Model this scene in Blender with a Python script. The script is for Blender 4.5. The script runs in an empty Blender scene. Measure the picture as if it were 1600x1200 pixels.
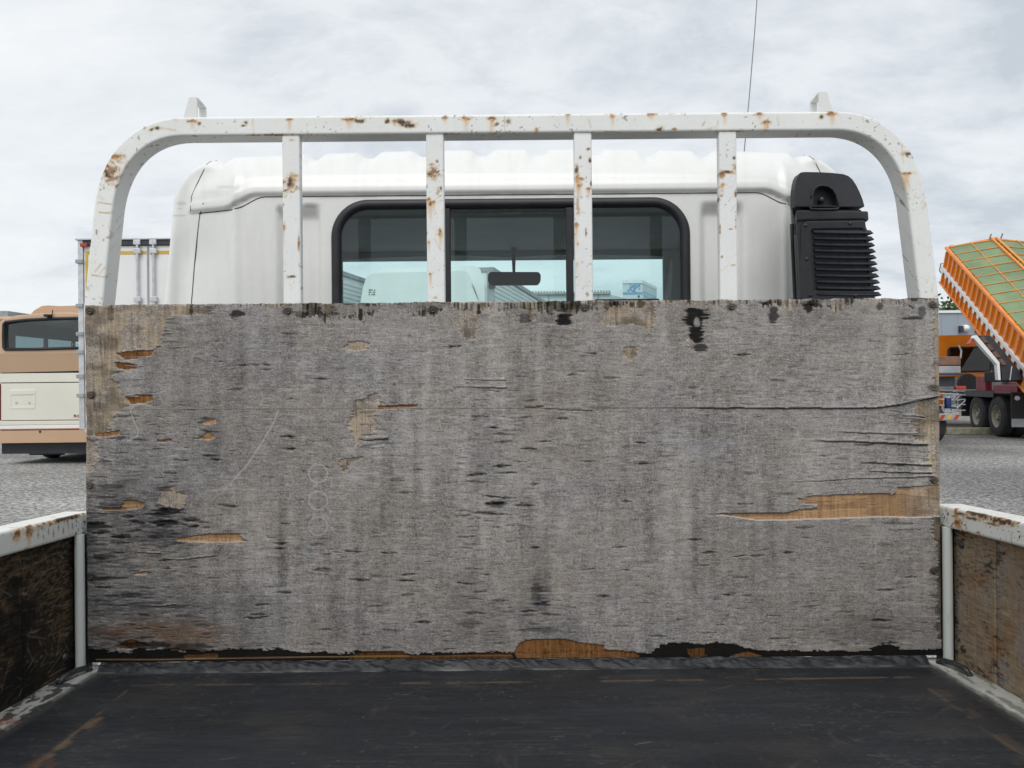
import bpy, bmesh, math, random
import numpy as np
from mathutils import Vector, Matrix

# ------------------------------------------------------------------ camera, sky, sun, exposure
SC = bpy.context.scene
COL = SC.collection
HC = 1.45                       # lens height above the gravel
F = 1155.0                      # focal length in photo pixels (26 mm equivalent)
ROLL = math.radians(0.5)
cam_d = bpy.data.cameras.new('camera'); cam = bpy.data.objects.new('camera', cam_d); COL.objects.link(cam)
cam_d.sensor_width = 36.0; cam_d.lens = 36.0 * F / 1600.0; cam_d.clip_start = 0.02; cam_d.clip_end = 3000
cam.matrix_world = Matrix.Translation((0, 0, HC)) @ Matrix.Rotation(math.pi / 2, 4, 'X') @ Matrix.Rotation(-ROLL, 4, 'Z')
SC.camera = cam
SC.view_settings.view_transform = 'Standard'; SC.view_settings.look = 'None'
SC.view_settings.gamma = 1.0; SC.view_settings.use_curve_mapping = False
SC.view_settings.exposure = 0.12
SUN_EL, SUN_AZ = math.radians(52), math.radians(188)      # azimuth from +Y clockwise: behind the camera, a little left
SUN_STRENGTH, SUN_ANGLE = 1.5, math.radians(40)
SKY_STRENGTH = 0.1
CLOUD_GAIN = 1.0

def nodes_of(tree):
    tree.nodes.clear()
    return tree.nodes, tree.links
def link(L, a, b): L.new(a, b)

W = bpy.data.worlds.new('World'); SC.world = W; W.use_nodes = True
N, L = nodes_of(W.node_tree)
out = N.new('ShaderNodeOutputWorld'); bg = N.new('ShaderNodeBackground')
sky = N.new('ShaderNodeTexSky'); sky.sky_type = 'NISHITA'; sky.sun_disc = False
sky.sun_elevation = SUN_EL; sky.sun_rotation = SUN_AZ
tc = N.new('ShaderNodeTexCoord')
sep = N.new('ShaderNodeSeparateXYZ'); L.new(tc.outputs['Generated'], sep.inputs[0])
def wm(op, a, b=None, clamp=False):
    n = N.new('ShaderNodeMath'); n.operation = op; n.use_clamp = clamp
    for i, v in enumerate((a, b)):
        if v is None: continue
        if isinstance(v, (int, float)): n.inputs[i].default_value = v
        else: L.new(v, n.inputs[i])
    return n.outputs[0]
zc = wm('MAXIMUM', wm('ADD', sep.outputs[2], 0.34), 0.12)
px_ = wm('DIVIDE', sep.outputs[0], zc); py_ = wm('DIVIDE', sep.outputs[1], zc)
cmb = N.new('ShaderNodeCombineXYZ'); L.new(px_, cmb.inputs[0]); L.new(py_, cmb.inputs[1])
mp = N.new('ShaderNodeMapping'); L.new(cmb.outputs[0], mp.inputs[0])
mp.inputs['Rotation'].default_value = (0, 0, math.radians(28)); mp.inputs['Scale'].default_value = (0.9, 1.35, 1)
n1 = N.new('ShaderNodeTexNoise'); n1.inputs['Scale'].default_value = 3.4; n1.inputs['Detail'].default_value = 7
n1.inputs['Roughness'].default_value = 0.62; n1.inputs['Distortion'].default_value = 0.25; L.new(mp.outputs[0], n1.inputs['Vector'])
n2 = N.new('ShaderNodeTexNoise'); n2.inputs['Scale'].default_value = 0.42; n2.inputs['Detail'].default_value = 3
L.new(cmb.outputs[0], n2.inputs['Vector'])
mixv = wm('ADD', wm('MULTIPLY', n1.outputs['Fac'], 0.65), wm('MULTIPLY', n2.outputs['Fac'], 0.35))
# thicker cloud to the right (east), thinner to the left
mixv = wm('ADD', mixv, wm('MULTIPLY', sep.outputs[0], -0.13))
cr = N.new('ShaderNodeValToRGB'); L.new(mixv, cr.inputs[0])
el = cr.color_ramp.elements
el[0].position = 0.34; el[0].color = (0.56, 0.61, 0.665, 1)
el[1].position = 0.66; el[1].color = (0.89, 0.915, 0.93, 1)
e = el.new(0.5); e.color = (0.785, 0.82, 0.85, 1)
sc_ = N.new('ShaderNodeVectorMath'); sc_.operation = 'SCALE'; sc_.inputs['Scale'].default_value = CLOUD_GAIN / SKY_STRENGTH
L.new(cr.outputs[0], sc_.inputs[0])
mx = N.new('ShaderNodeMix'); mx.data_type = 'RGBA'; mx.inputs[0].default_value = 0.93
L.new(sky.outputs[0], mx.inputs[6]); L.new(sc_.outputs[0], mx.inputs[7])
L.new(mx.outputs[2], bg.inputs[0]); bg.inputs[1].default_value = SKY_STRENGTH
L.new(bg.outputs[0], out.inputs[0])

sd = bpy.data.lights.new('sun', 'SUN'); sd.energy = SUN_STRENGTH; sd.angle = SUN_ANGLE; sd.color = (1.0, 0.97, 0.93)
so = bpy.data.objects.new('sun', sd); COL.objects.link(so)
dvec = Vector((math.sin(SUN_AZ) * math.cos(SUN_EL), math.cos(SUN_AZ) * math.cos(SUN_EL), math.sin(SUN_EL)))
so.rotation_euler = dvec.to_track_quat('Z', 'Y').to_euler(); so.location = (0, -5, 20)

# ------------------------------------------------------------------ measuring helpers
def lev(px, py):
    """photo pixel -> the same pixel with the camera's roll taken out (numpy friendly)"""
    dx, dy = px - 800.0, py - 600.0
    return 800.0 + dx * math.cos(ROLL) - dy * math.sin(ROLL), 600.0 + dy * math.cos(ROLL) + dx * math.sin(ROLL)
def P(px, py, d):
    lx, ly = lev(px, py)
    return Vector(((lx - 800.0) / F * d, d, HC + (600.0 - ly) / F * d))

# ------------------------------------------------------------------ numpy noise
_rng = np.random.default_rng(7)
_TAB = _rng.random((1024, 1024)).astype(np.float32)
def vn(U, V, su, sv, seed=0):
    u = U / su + seed * 37.17; v = V / sv + seed * 91.71
    iu = np.floor(u).astype(np.int64); iv = np.floor(v).astype(np.int64)
    fu = (u - iu); fv = (v - iv)
    fu = fu * fu * (3 - 2 * fu); fv = fv * fv * (3 - 2 * fv)
    a = _TAB[iu & 1023, iv & 1023]; b = _TAB[(iu + 1) & 1023, iv & 1023]
    c = _TAB[iu & 1023, (iv + 1) & 1023]; d = _TAB[(iu + 1) & 1023, (iv + 1) & 1023]
    return (a * (1 - fu) + b * fu) * (1 - fv) + (c * (1 - fu) + d * fu) * fv
def fbm(U, V, su, sv, seed=0, oct=4, gain=0.55):
    t = 0.0; amp = 1.0; tot = 0.0
    for k in range(oct):
        t = t + amp * vn(U, V, su / 2**k, sv / 2**k, seed + 11 * k); tot += amp; amp *= gain
    return t / tot
def sstep(a, b, x):
    t = np.clip((x - a) / (b - a), 0, 1); return t * t * (3 - 2 * t)
def inpoly(U, V, poly):
    inside = np.zeros(U.shape, bool); n = len(poly)
    for i in range(n):
        x1, y1 = poly[i]; x2, y2 = poly[(i + 1) % n]
        if y1 == y2: continue
        c = ((y1 > V) != (y2 > V)) & (U < (x2 - x1) * (V - y1) / (y2 - y1) + x1)
        inside ^= c
    return inside
def mixc(C, col, a):
    col = np.asarray(col, np.float32)
    if col.ndim == 1: col = col[None] if C.ndim == 2 else col[None, None]
    C[...] = C * (1 - a[..., None]) + col * a[..., None]

# ------------------------------------------------------------------ object helpers
def tag(o, label=None, cat=None, group=None, kind=None):
    if label: o['label'] = label
    if cat: o['category'] = cat
    if group: o['group'] = group
    if kind: o['kind'] = kind
    return o
def empty(name, loc=(0, 0, 0), rz=0.0):
    o = bpy.data.objects.new(name, None); COL.objects.link(o)
    o.location = loc; o.rotation_euler = (0, 0, rz); o.empty_display_size = 0.1
    return o
def finish(me, name, m, parent=None, smooth=False, auto=None):
    o = bpy.data.objects.new(name, me); COL.objects.link(o)
    if m is not None: me.materials.append(m)
    if parent is not None: o.parent = parent
    if smooth or auto is not None:
        me.polygons.foreach_set('use_smooth', np.ones(len(me.polygons), bool))
        if auto is not None:
            md = o.modifiers.new('split', 'EDGE_SPLIT'); md.split_angle = math.radians(auto)
    return o
class MB:
    def __init__(s): s.v = []; s.f = []
    def add(s, vs, fs):
        n = len(s.v); s.v += [tuple(v) for v in vs]; s.f += [tuple(i + n for i in f) for f in fs]; return s
    def box(s, c, size, rot=None):
        hx, hy, hz = size[0] / 2, size[1] / 2, size[2] / 2
        vs = [Vector((x, y, z)) for x in (-hx, hx) for y in (-hy, hy) for z in (-hz, hz)]
        if rot is not None: vs = [rot @ v for v in vs]
        vs = [v + Vector(c) for v in vs]
        return s.add(vs, [(0, 1, 3, 2), (4, 6, 7, 5), (0, 4, 5, 1), (2, 3, 7, 6), (0, 2, 6, 4), (1, 5, 7, 3)])
    def span(s, a, b):
        a = Vector(a); b = Vector(b); return s.box((a + b) / 2, [abs(b[i] - a[i]) for i in range(3)])
    def prism(s, poly, vec):
        n = len(poly); vec = Vector(vec); a = [Vector(p) for p in poly]; b = [p + vec for p in a]
        return s.add(a + b, [tuple(range(n)), tuple(range(2 * n - 1, n - 1, -1))] + [(i, n + i, n + (i + 1) % n, (i + 1) % n) for i in range(n)])
    def hexa(s, q0, q1):   # two quads joined
        return s.add(list(q0) + list(q1), [(0, 1, 2, 3), (7, 6, 5, 4), (0, 4, 5, 1), (1, 5, 6, 2), (2, 6, 7, 3), (3, 7, 4, 0)])
    def tube(s, pts, r, seg=10, cap=True):
        pts = [Vector(p) for p in pts]; n = len(pts); rings = []
        rs = r if isinstance(r, (list, tuple)) else [r] * n
        t0 = (pts[1] - pts[0]).normalized(); up = Vector((0, 0, 1)) if abs(t0.z) < .9 else Vector((1, 0, 0))
        nrm = t0.cross(up).normalized()
        for i, p in enumerate(pts):
            t = (pts[min(i + 1, n - 1)] - pts[max(i - 1, 0)]).normalized()
            nrm = (nrm - t * nrm.dot(t)).normalized(); bi = t.cross(nrm)
            rings.append([p + (nrm * math.cos(a) + bi * math.sin(a)) * rs[i] for a in [2 * math.pi * k / seg for k in range(seg)]])
        vs = [v for rg in rings for v in rg]
        fs = [(i * seg + k, i * seg + (k + 1) % seg, (i + 1) * seg + (k + 1) % seg, (i + 1) * seg + k) for i in range(n - 1) for k in range(seg)]
        if cap: fs += [tuple(range(seg - 1, -1, -1)), tuple((n - 1) * seg + k for k in range(seg))]
        return s.add(vs, fs)
    def lathe(s, prof, c, axis='X', seg=28):
        vs = []; fs = []; n = len(prof); c = Vector(c)
        for k in range(seg):
            a = 2 * math.pi * k / seg
            for (r, h) in prof:
                ca, sa = r * math.cos(a), r * math.sin(a)
                vs.append(c + {'X': Vector((h, ca, sa)), 'Y': Vector((ca, h, sa)), 'Z': Vector((ca, sa, h))}[axis])
        for k in range(seg):
            for i in range(n - 1):
                k2 = (k + 1) % seg; fs.append((k * n + i, k * n + i + 1, k2 * n + i + 1, k2 * n + i))
        return s.add(vs, fs)
    def build(s, name, m, parent=None, bevel=0.0, smooth=False, auto=None, seg=2):
        me = bpy.data.meshes.new(name); me.from_pydata(s.v, [], s.f); me.validate()
        bm = bmesh.new(); bm.from_mesh(me); bmesh.ops.recalc_face_normals(bm, faces=bm.faces); bm.to_mesh(me); bm.free()
        o = finish(me, name, m, parent, smooth, auto)
        if bevel > 0:
            md = o.modifiers.new('bevel', 'BEVEL'); md.width = bevel; md.segments = seg; md.limit_method = 'ANGLE'; md.angle_limit = math.radians(35)
        return o
def plate(name, outer, hole, thick, m, parent=None, bevel=0.0):
    """flat plate (list of 3-D outline points) with one hole, extruded by the vector thick"""
    bm = bmesh.new(); es = []
    for ring in (outer, hole):
        if not ring: continue
        vs = [bm.verts.new(p) for p in ring]
        es += [bm.edges.new((vs[i], vs[(i + 1) % len(vs)])) for i in range(len(vs))]
    bmesh.ops.triangle_fill(bm, use_beauty=True, use_dissolve=False, edges=es)
    r = bmesh.ops.extrude_face_region(bm, geom=list(bm.faces))
    bmesh.ops.translate(bm, vec=Vector(thick), verts=[g for g in r['geom'] if isinstance(g, bmesh.types.BMVert)])
    bmesh.ops.recalc_face_normals(bm, faces=bm.faces)
    me = bpy.data.meshes.new(name); bm.to_mesh(me); bm.free()
    o = finish(me, name, m, parent)
    if bevel > 0:
        md = o.modifiers.new('bevel', 'BEVEL'); md.width = bevel; md.segments = 2; md.limit_method = 'ANGLE'; md.angle_limit = math.radians(35)
    return o
def grid_obj(name, X, Y, Z, m, parent=None, color=None, smooth=True, flip=False, keep=None, wrap=False):
    H, Wd = X.shape; n = H * Wd
    co = np.stack([X, Y, Z], -1).reshape(-1, 3).astype(np.float32)
    idx = np.arange(n).reshape(H, Wd)
    if wrap: idx = np.concatenate([idx, idx[:, :1]], 1)
    a, b, c, d = idx[:-1, :-1], idx[:-1, 1:], idx[1:, 1:], idx[1:, :-1]
    q = np.stack([a, b, c, d] if not flip else [a, d, c, b], -1)
    if keep is not None: q = q[keep]
    q = q.reshape(-1, 4).astype(np.int32)
    me = bpy.data.meshes.new(name)
    me.vertices.add(n); me.vertices.foreach_set('co', co.ravel())
    me.loops.add(q.size); me.loops.foreach_set('vertex_index', q.ravel())
    me.polygons.add(len(q)); me.polygons.foreach_set('loop_start', np.arange(0, q.size, 4, dtype=np.int32))
    me.update(calc_edges=True); me.validate()
    if color is not None:
        at = me.color_attributes.new('paint', 'FLOAT_COLOR', 'POINT')
        c4 = np.ones((n, 4), np.float32); c4[:, :3] = np.clip(color.reshape(-1, 3), 0, 1); at.data.foreach_set('color', c4.ravel())
    return finish(me, name, m, parent, smooth)

# ------------------------------------------------------------------ materials
def mat(name, col, rough=0.6, metal=0.0, spec=0.5, var=0.12, vscale=8.0, bump=0.0, bscale=60.0, stretch=(1, 1, 1), col2=None, coat=0.0, detail=5, lo=.35, hi=.65):
    m = bpy.data.materials.new(name); m.use_nodes = True
    N, L = nodes_of(m.node_tree)
    o = N.new('ShaderNodeOutputMaterial'); p = N.new('ShaderNodeBsdfPrincipled'); L.new(p.outputs[0], o.inputs[0])
    tc = N.new('ShaderNodeTexCoord'); mp = N.new('ShaderNodeMapping'); mp.inputs['Scale'].default_value = stretch
    L.new(tc.outputs['Object'], mp.inputs[0])
    nz = N.new('ShaderNodeTexNoise'); nz.inputs['Scale'].default_value = vscale; nz.inputs['Detail'].default_value = detail; nz.inputs['Roughness'].default_value = .6
    L.new(mp.outputs[0], nz.inputs['Vector'])
    r = N.new('ShaderNodeValToRGB'); L.new(nz.outputs['Fac'], r.inputs[0])
    r.color_ramp.elements[0].position = lo; r.color_ramp.elements[1].position = hi
    c2 = col2 if col2 else tuple(c * (1 - var) for c in col)
    r.color_ramp.elements[0].color = (*c2, 1); r.color_ramp.elements[1].color = (*(min(1, c * (1 + (0 if col2 else var * .4))) for c in col), 1)
    L.new(r.outputs[0], p.inputs['Base Color'])
    p.inputs['Roughness'].default_value = rough; p.inputs['Metallic'].default_value = metal
    p.inputs['Specular IOR Level'].default_value = spec; p.inputs['Coat Weight'].default_value = coat
    if bump > 0:
        b = N.new('ShaderNodeBump'); b.inputs['Strength'].default_value = bump; b.inputs['Distance'].default_value = .01
        nb = N.new('ShaderNodeTexNoise'); nb.inputs['Scale'].default_value = bscale; nb.inputs['Detail'].default_value = 4
        L.new(mp.outputs[0], nb.inputs['Vector']); L.new(nb.outputs['Fac'], b.inputs['Height']); L.new(b.outputs[0], p.inputs['Normal'])
    return m
def attr_mat(name, rough=0.8, spec=0.3, bump=0.25, bscale=400, stretch=(1, 1, 1), fine=0.1, coat=0.0, rvar=0.0):
    m = bpy.data.materials.new(name); m.use_nodes = True
    N, L = nodes_of(m.node_tree)
    o = N.new('ShaderNodeOutputMaterial'); p = N.new('ShaderNodeBsdfPrincipled'); L.new(p.outputs[0], o.inputs[0])
    at = N.new('ShaderNodeVertexColor'); at.layer_name = 'paint'
    tc = N.new('ShaderNodeTexCoord'); mp = N.new('ShaderNodeMapping'); mp.inputs['Scale'].default_value = stretch
    L.new(tc.outputs['Object'], mp.inputs[0])
    nz = N.new('ShaderNodeTexNoise'); nz.inputs['Scale'].default_value = bscale; nz.inputs['Detail'].default_value = 3
    L.new(mp.outputs[0], nz.inputs['Vector'])
    mr = N.new('ShaderNodeMapRange'); L.new(nz.outputs['Fac'], mr.inputs[0]); mr.inputs[1].default_value = .3; mr.inputs[2].default_value = .7
    mr.inputs[3].default_value = 1 - fine; mr.inputs[4].default_value = 1 + fine
    sc = N.new('ShaderNodeVectorMath'); sc.operation = 'SCALE'; L.new(at.outputs[0], sc.inputs[0]); L.new(mr.outputs[0], sc.inputs['Scale'])
    L.new(sc.outputs[0], p.inputs['Base Color'])
    p.inputs['Roughness'].default_value = rough; p.inputs['Specular IOR Level'].default_value = spec; p.inputs['Coat Weight'].default_value = coat
    if rvar > 0:
        n2 = N.new('ShaderNodeTexNoise'); n2.inputs['Scale'].default_value = 9; n2.inputs['Detail'].default_value = 6; L.new(tc.outputs['Object'], n2.inputs['Vector'])
        m2 = N.new('ShaderNodeMapRange'); L.new(n2.outputs['Fac'], m2.inputs[0]); m2.inputs[1].default_value = .3; m2.inputs[2].default_value = .7
        m2.inputs[3].default_value = rough - rvar; m2.inputs[4].default_value = rough + rvar; L.new(m2.outputs[0], p.inputs['Roughness'])
    b = N.new('ShaderNodeBump'); b.inputs['Strength'].default_value = bump; b.inputs['Distance'].default_value = .002
    L.new(nz.outputs['Fac'], b.inputs['Height']); L.new(b.outputs[0], p.inputs['Normal'])
    return m
def glass(name, tint, refl=1.0, rough=0.02):
    m = bpy.data.materials.new(name); m.use_nodes = True
    N, L = nodes_of(m.node_tree)
    o = N.new('ShaderNodeOutputMaterial'); mx = N.new('ShaderNodeMixShader'); L.new(mx.outputs[0], o.inputs[0])
    t = N.new('ShaderNodeBsdfTransparent'); t.inputs[0].default_value = (*tint, 1)
    g = N.new('ShaderNodeBsdfGlossy'); g.inputs['Roughness'].default_value = rough
    lw = N.new('ShaderNodeLayerWeight'); lw.inputs[0].default_value = .5
    pw = N.new('ShaderNodeMath'); pw.operation = 'POWER'; pw.inputs[1].default_value = 5; L.new(lw.outputs['Facing'], pw.inputs[0])
    mu = N.new('ShaderNodeMath'); mu.operation = 'MULTIPLY_ADD'; mu.inputs[1].default_value = .9; mu.inputs[2].default_value = .042 * refl; L.new(pw.outputs[0], mu.inputs[0])
    L.new(mu.outputs[0], mx.inputs[0]); L.new(t.outputs[0], mx.inputs[1]); L.new(g.outputs[0], mx.inputs[2])
    return m
M = {}
M['wood'] = attr_mat('weathered_plywood', rough=.92, spec=.05, bump=.35, bscale=500, stretch=(.15, 1, 1.6), fine=.16)
M['gatewood'] = attr_mat('gate_plywood', rough=.85, spec=.12, bump=.35, bscale=400, stretch=(1, .2, 1.4), fine=.16)
M['paint'] = attr_mat('chipped_white_paint', rough=.38, spec=.45, bump=.05, bscale=300, fine=.03, rvar=.08)
M['cab'] = attr_mat('cab_white_paint', rough=.3, spec=.5, bump=.01, bscale=60, fine=.015, coat=.25)
M['floor'] = attr_mat('bed_floor_coating', rough=.5, spec=.32, bump=.25, bscale=260, stretch=(.4, 1, 1), fine=.15, rvar=.12)
M['rubber'] = mat('black_rubber', (.018, .018, .022), rough=.5, var=.3, vscale=30, bump=.05, bscale=200)
M['plastic'] = mat('textured_black_plastic', (.026, .027, .032), rough=.52, var=.35, vscale=14, bump=.06, bscale=500, spec=.45)
M['plastic2'] = mat('satin_black_plastic', (.022, .023, .031), rough=.33, var=.4, vscale=25, bump=.02, bscale=300, spec=.5, stretch=(3, 1, 1))
M['screw'] = mat('rusty_screw_head', (.10, .082, .07), rough=.5, metal=.6, var=.6, vscale=300)
M['darksteel'] = mat('dark_steel', (.07, .07, .075), rough=.45, metal=.5, var=.5, vscale=60, bump=.1, bscale=200)
M['seam'] = mat('dark_sealant_and_shade', (.10, .095, .085), rough=.8, var=.4, vscale=90)
M['headliner'] = mat('grey_headliner', (.38, .41, .43), rough=.95, var=.1, vscale=6)
M['trim'] = mat('dark_interior_trim', (.05, .052, .055), rough=.6, var=.2, vscale=6)
M['rearglass'] = glass('tinted_rear_glass', (.93, .985, .98), .75)
M['screenglass'] = glass('windscreen_glass', (.90, .98, .975), .6)
M['busglass'] = glass('bus_window_glass', (.72, .80, .82), 1.5)
M['darkglass'] = glass('dark_cab_glass', (.12, .15, .16), 1.5)
M['alu'] = mat('aluminium', (.62, .63, .65), rough=.35, metal=.6, var=.15, vscale=12)
M['whitebox'] = mat('white_box_panel', (.80, .80, .79), rough=.4, var=.05, vscale=1.2)
M['yellow'] = mat('ochre_tape', (.62, .40, .06), rough=.5, var=.1)
M['red'] = mat('red_lens', (.45, .05, .02), rough=.2, var=.1)
M['darkframe'] = mat('dark_frame', (.04, .042, .05), rough=.6, var=.2)
M['bronze'] = mat('bronze_bus_paint', (.55, .37, .235), rough=.3, var=.05, vscale=1.0, coat=.3)
M['bronze2'] = mat('deep_bronze_bus_paint', (.42, .28, .175), rough=.3, var=.05, vscale=1.0, coat=.3)
M['cream'] = mat('cream_bus_paint', (.72, .71, .62), rough=.35, var=.04, vscale=1.0, coat=.2)
M['redline'] = mat('red_pinstripe', (.30, .05, .035), rough=.4, var=.1)
M['orange'] = mat('orange_truck_paint', (.82, .24, .012), rough=.35, var=.12, vscale=1.5, coat=.2)
M['tarp'] = mat('green_tarpaulin', (.20, .275, .15), rough=.8, var=.22, vscale=1.2, bump=.5, bscale=2)
M['rope'] = mat('orange_rope', (.75, .30, .06), rough=.7, var=.2)
M['whitepaint'] = mat('white_truck_paint', (.80, .81, .80), rough=.35, var=.05, vscale=2, coat=.2)
M['tyre'] = mat('dusty_tyre', (.035, .035, .036), rough=.85, var=.3, vscale=10, bump=.2, bscale=40)
M['rim'] = mat('dusty_wheel_rim', (.34, .32, .25), rough=.6, var=.3, vscale=12)
M['maroon'] = mat('maroon_chassis_paint', (.24, .025, .04), rough=.5, var=.35, vscale=4)
M['rustbrown'] = mat('rusty_brown_steel', (.20, .11, .075), rough=.8, var=.45, vscale=5)
M['greysteel'] = mat('grey_painted_steel', (.34, .35, .36), rough=.5, var=.2, vscale=4)
M['clad'] = mat('blue_grey_cladding', (.30, .345, .39), rough=.5, var=.06, vscale=.3)
M['shed'] = mat('pale_shed_cladding', (.60, .66, .68), rough=.5, var=.06, vscale=.3)
M['corr'] = mat('corrugated_body_steel', (.80, .82, .82), rough=.45, var=.08, vscale=1)
M['blue'] = mat('blue_sign_paint', (.16, .38, .62), rough=.5, var=.1)
M['bark'] = mat('tree_bark', (.09, .07, .05), rough=.9, var=.4, vscale=5)
M['leaf'] = mat('tree_leaf', (.075, .12, .035), rough=.6, var=.6, vscale=.8)
M['gravel'] = mat('yard_gravel', (.40, .395, .38), rough=.95, col2=(.14, .138, .133), vscale=16, detail=10, bump=1.0, bscale=14, lo=.36, hi=.64, spec=.2)

# ================================================================== GROUND
def ground():
    s = 900.0
    mb = MB().add([(-s, -s, 0), (s, -s, 0), (s, s, 0), (-s, s, 0)], [(0, 1, 2, 3)])
    o = mb.build('ground', M['gravel']); tag(o, kind='structure')
    m = M['gravel']; N, L = m.node_tree.nodes, m.node_tree.links
    p = [n for n in N if n.type == 'BSDF_PRINCIPLED'][0]; src = p.inputs['Base Color'].links[0].from_socket
    tcn = [n for n in N if n.type == 'TEX_COORD'][0]
    nz = N.new('ShaderNodeTexNoise'); nz.inputs['Scale'].default_value = .35; nz.inputs['Detail'].default_value = 6; L.new(tcn.outputs['Object'], nz.inputs['Vector'])
    mr = N.new('ShaderNodeMapRange'); mr.inputs[1].default_value = .35; mr.inputs[2].default_value = .65; mr.inputs[3].default_value = .68; mr.inputs[4].default_value = 1.15
    L.new(nz.outputs['Fac'], mr.inputs[0])
    sx = N.new('ShaderNodeSeparateXYZ'); L.new(tcn.outputs['Object'], sx.inputs[0])
    # single stones (Voronoi cells)
    vo = N.new('ShaderNodeTexVoronoi'); vo.inputs['Scale'].default_value = 38; L.new(tcn.outputs['Object'], vo.inputs['Vector'])
    hs = N.new('ShaderNodeSeparateColor'); L.new(vo.outputs['Color'], hs.inputs[0])
    mv = N.new('ShaderNodeMapRange'); mv.inputs[3].default_value = .6; mv.inputs[4].default_value = 1.8; L.new(hs.outputs[0], mv.inputs[0])
    m0 = N.new('ShaderNodeMath'); m0.operation = 'MULTIPLY'; L.new(mr.outputs[0], m0.inputs[0]); L.new(mv.outputs[0], m0.inputs[1])
    # the yard surface is darker, finer chippings to the right of the trucks
    m2 = N.new('ShaderNodeMapRange'); m2.inputs[1].default_value = 6; m2.inputs[2].default_value = 11; m2.inputs[3].default_value = 1.0; m2.inputs[4].default_value = .72
    wb = N.new('ShaderNodeMath'); wb.operation = 'MULTIPLY_ADD'; wb.inputs[1].default_value = 9; L.new(nz.outputs['Fac'], wb.inputs[0]); L.new(sx.outputs[0], wb.inputs[2])
    L.new(wb.outputs[0], m2.inputs[0])
    mu = N.new('ShaderNodeMath'); mu.operation = 'MULTIPLY'; L.new(m0.outputs[0], mu.inputs[0]); L.new(m2.outputs[0], mu.inputs[1])
    sc = N.new('ShaderNodeVectorMath'); sc.operation = 'SCALE'; L.new(src, sc.inputs[0]); L.new(mu.outputs[0], sc.inputs['Scale'])
    L.new(sc.outputs[0], p.inputs['Base Color'])
ground()

# ================================================================== OUR TRUCK
TRUCK = empty('white_truck', (0, 0, 0))
tag(TRUCK, 'white tipper truck we stand on, with grey peeling plywood headboard and black bed floor', 'truck')
DB = 1.38                                        # distance of the plywood's face
def bedz(y, h): return HC - .528 + .039 * (DB - y) + h      # the floor falls slightly towards the cab

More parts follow.
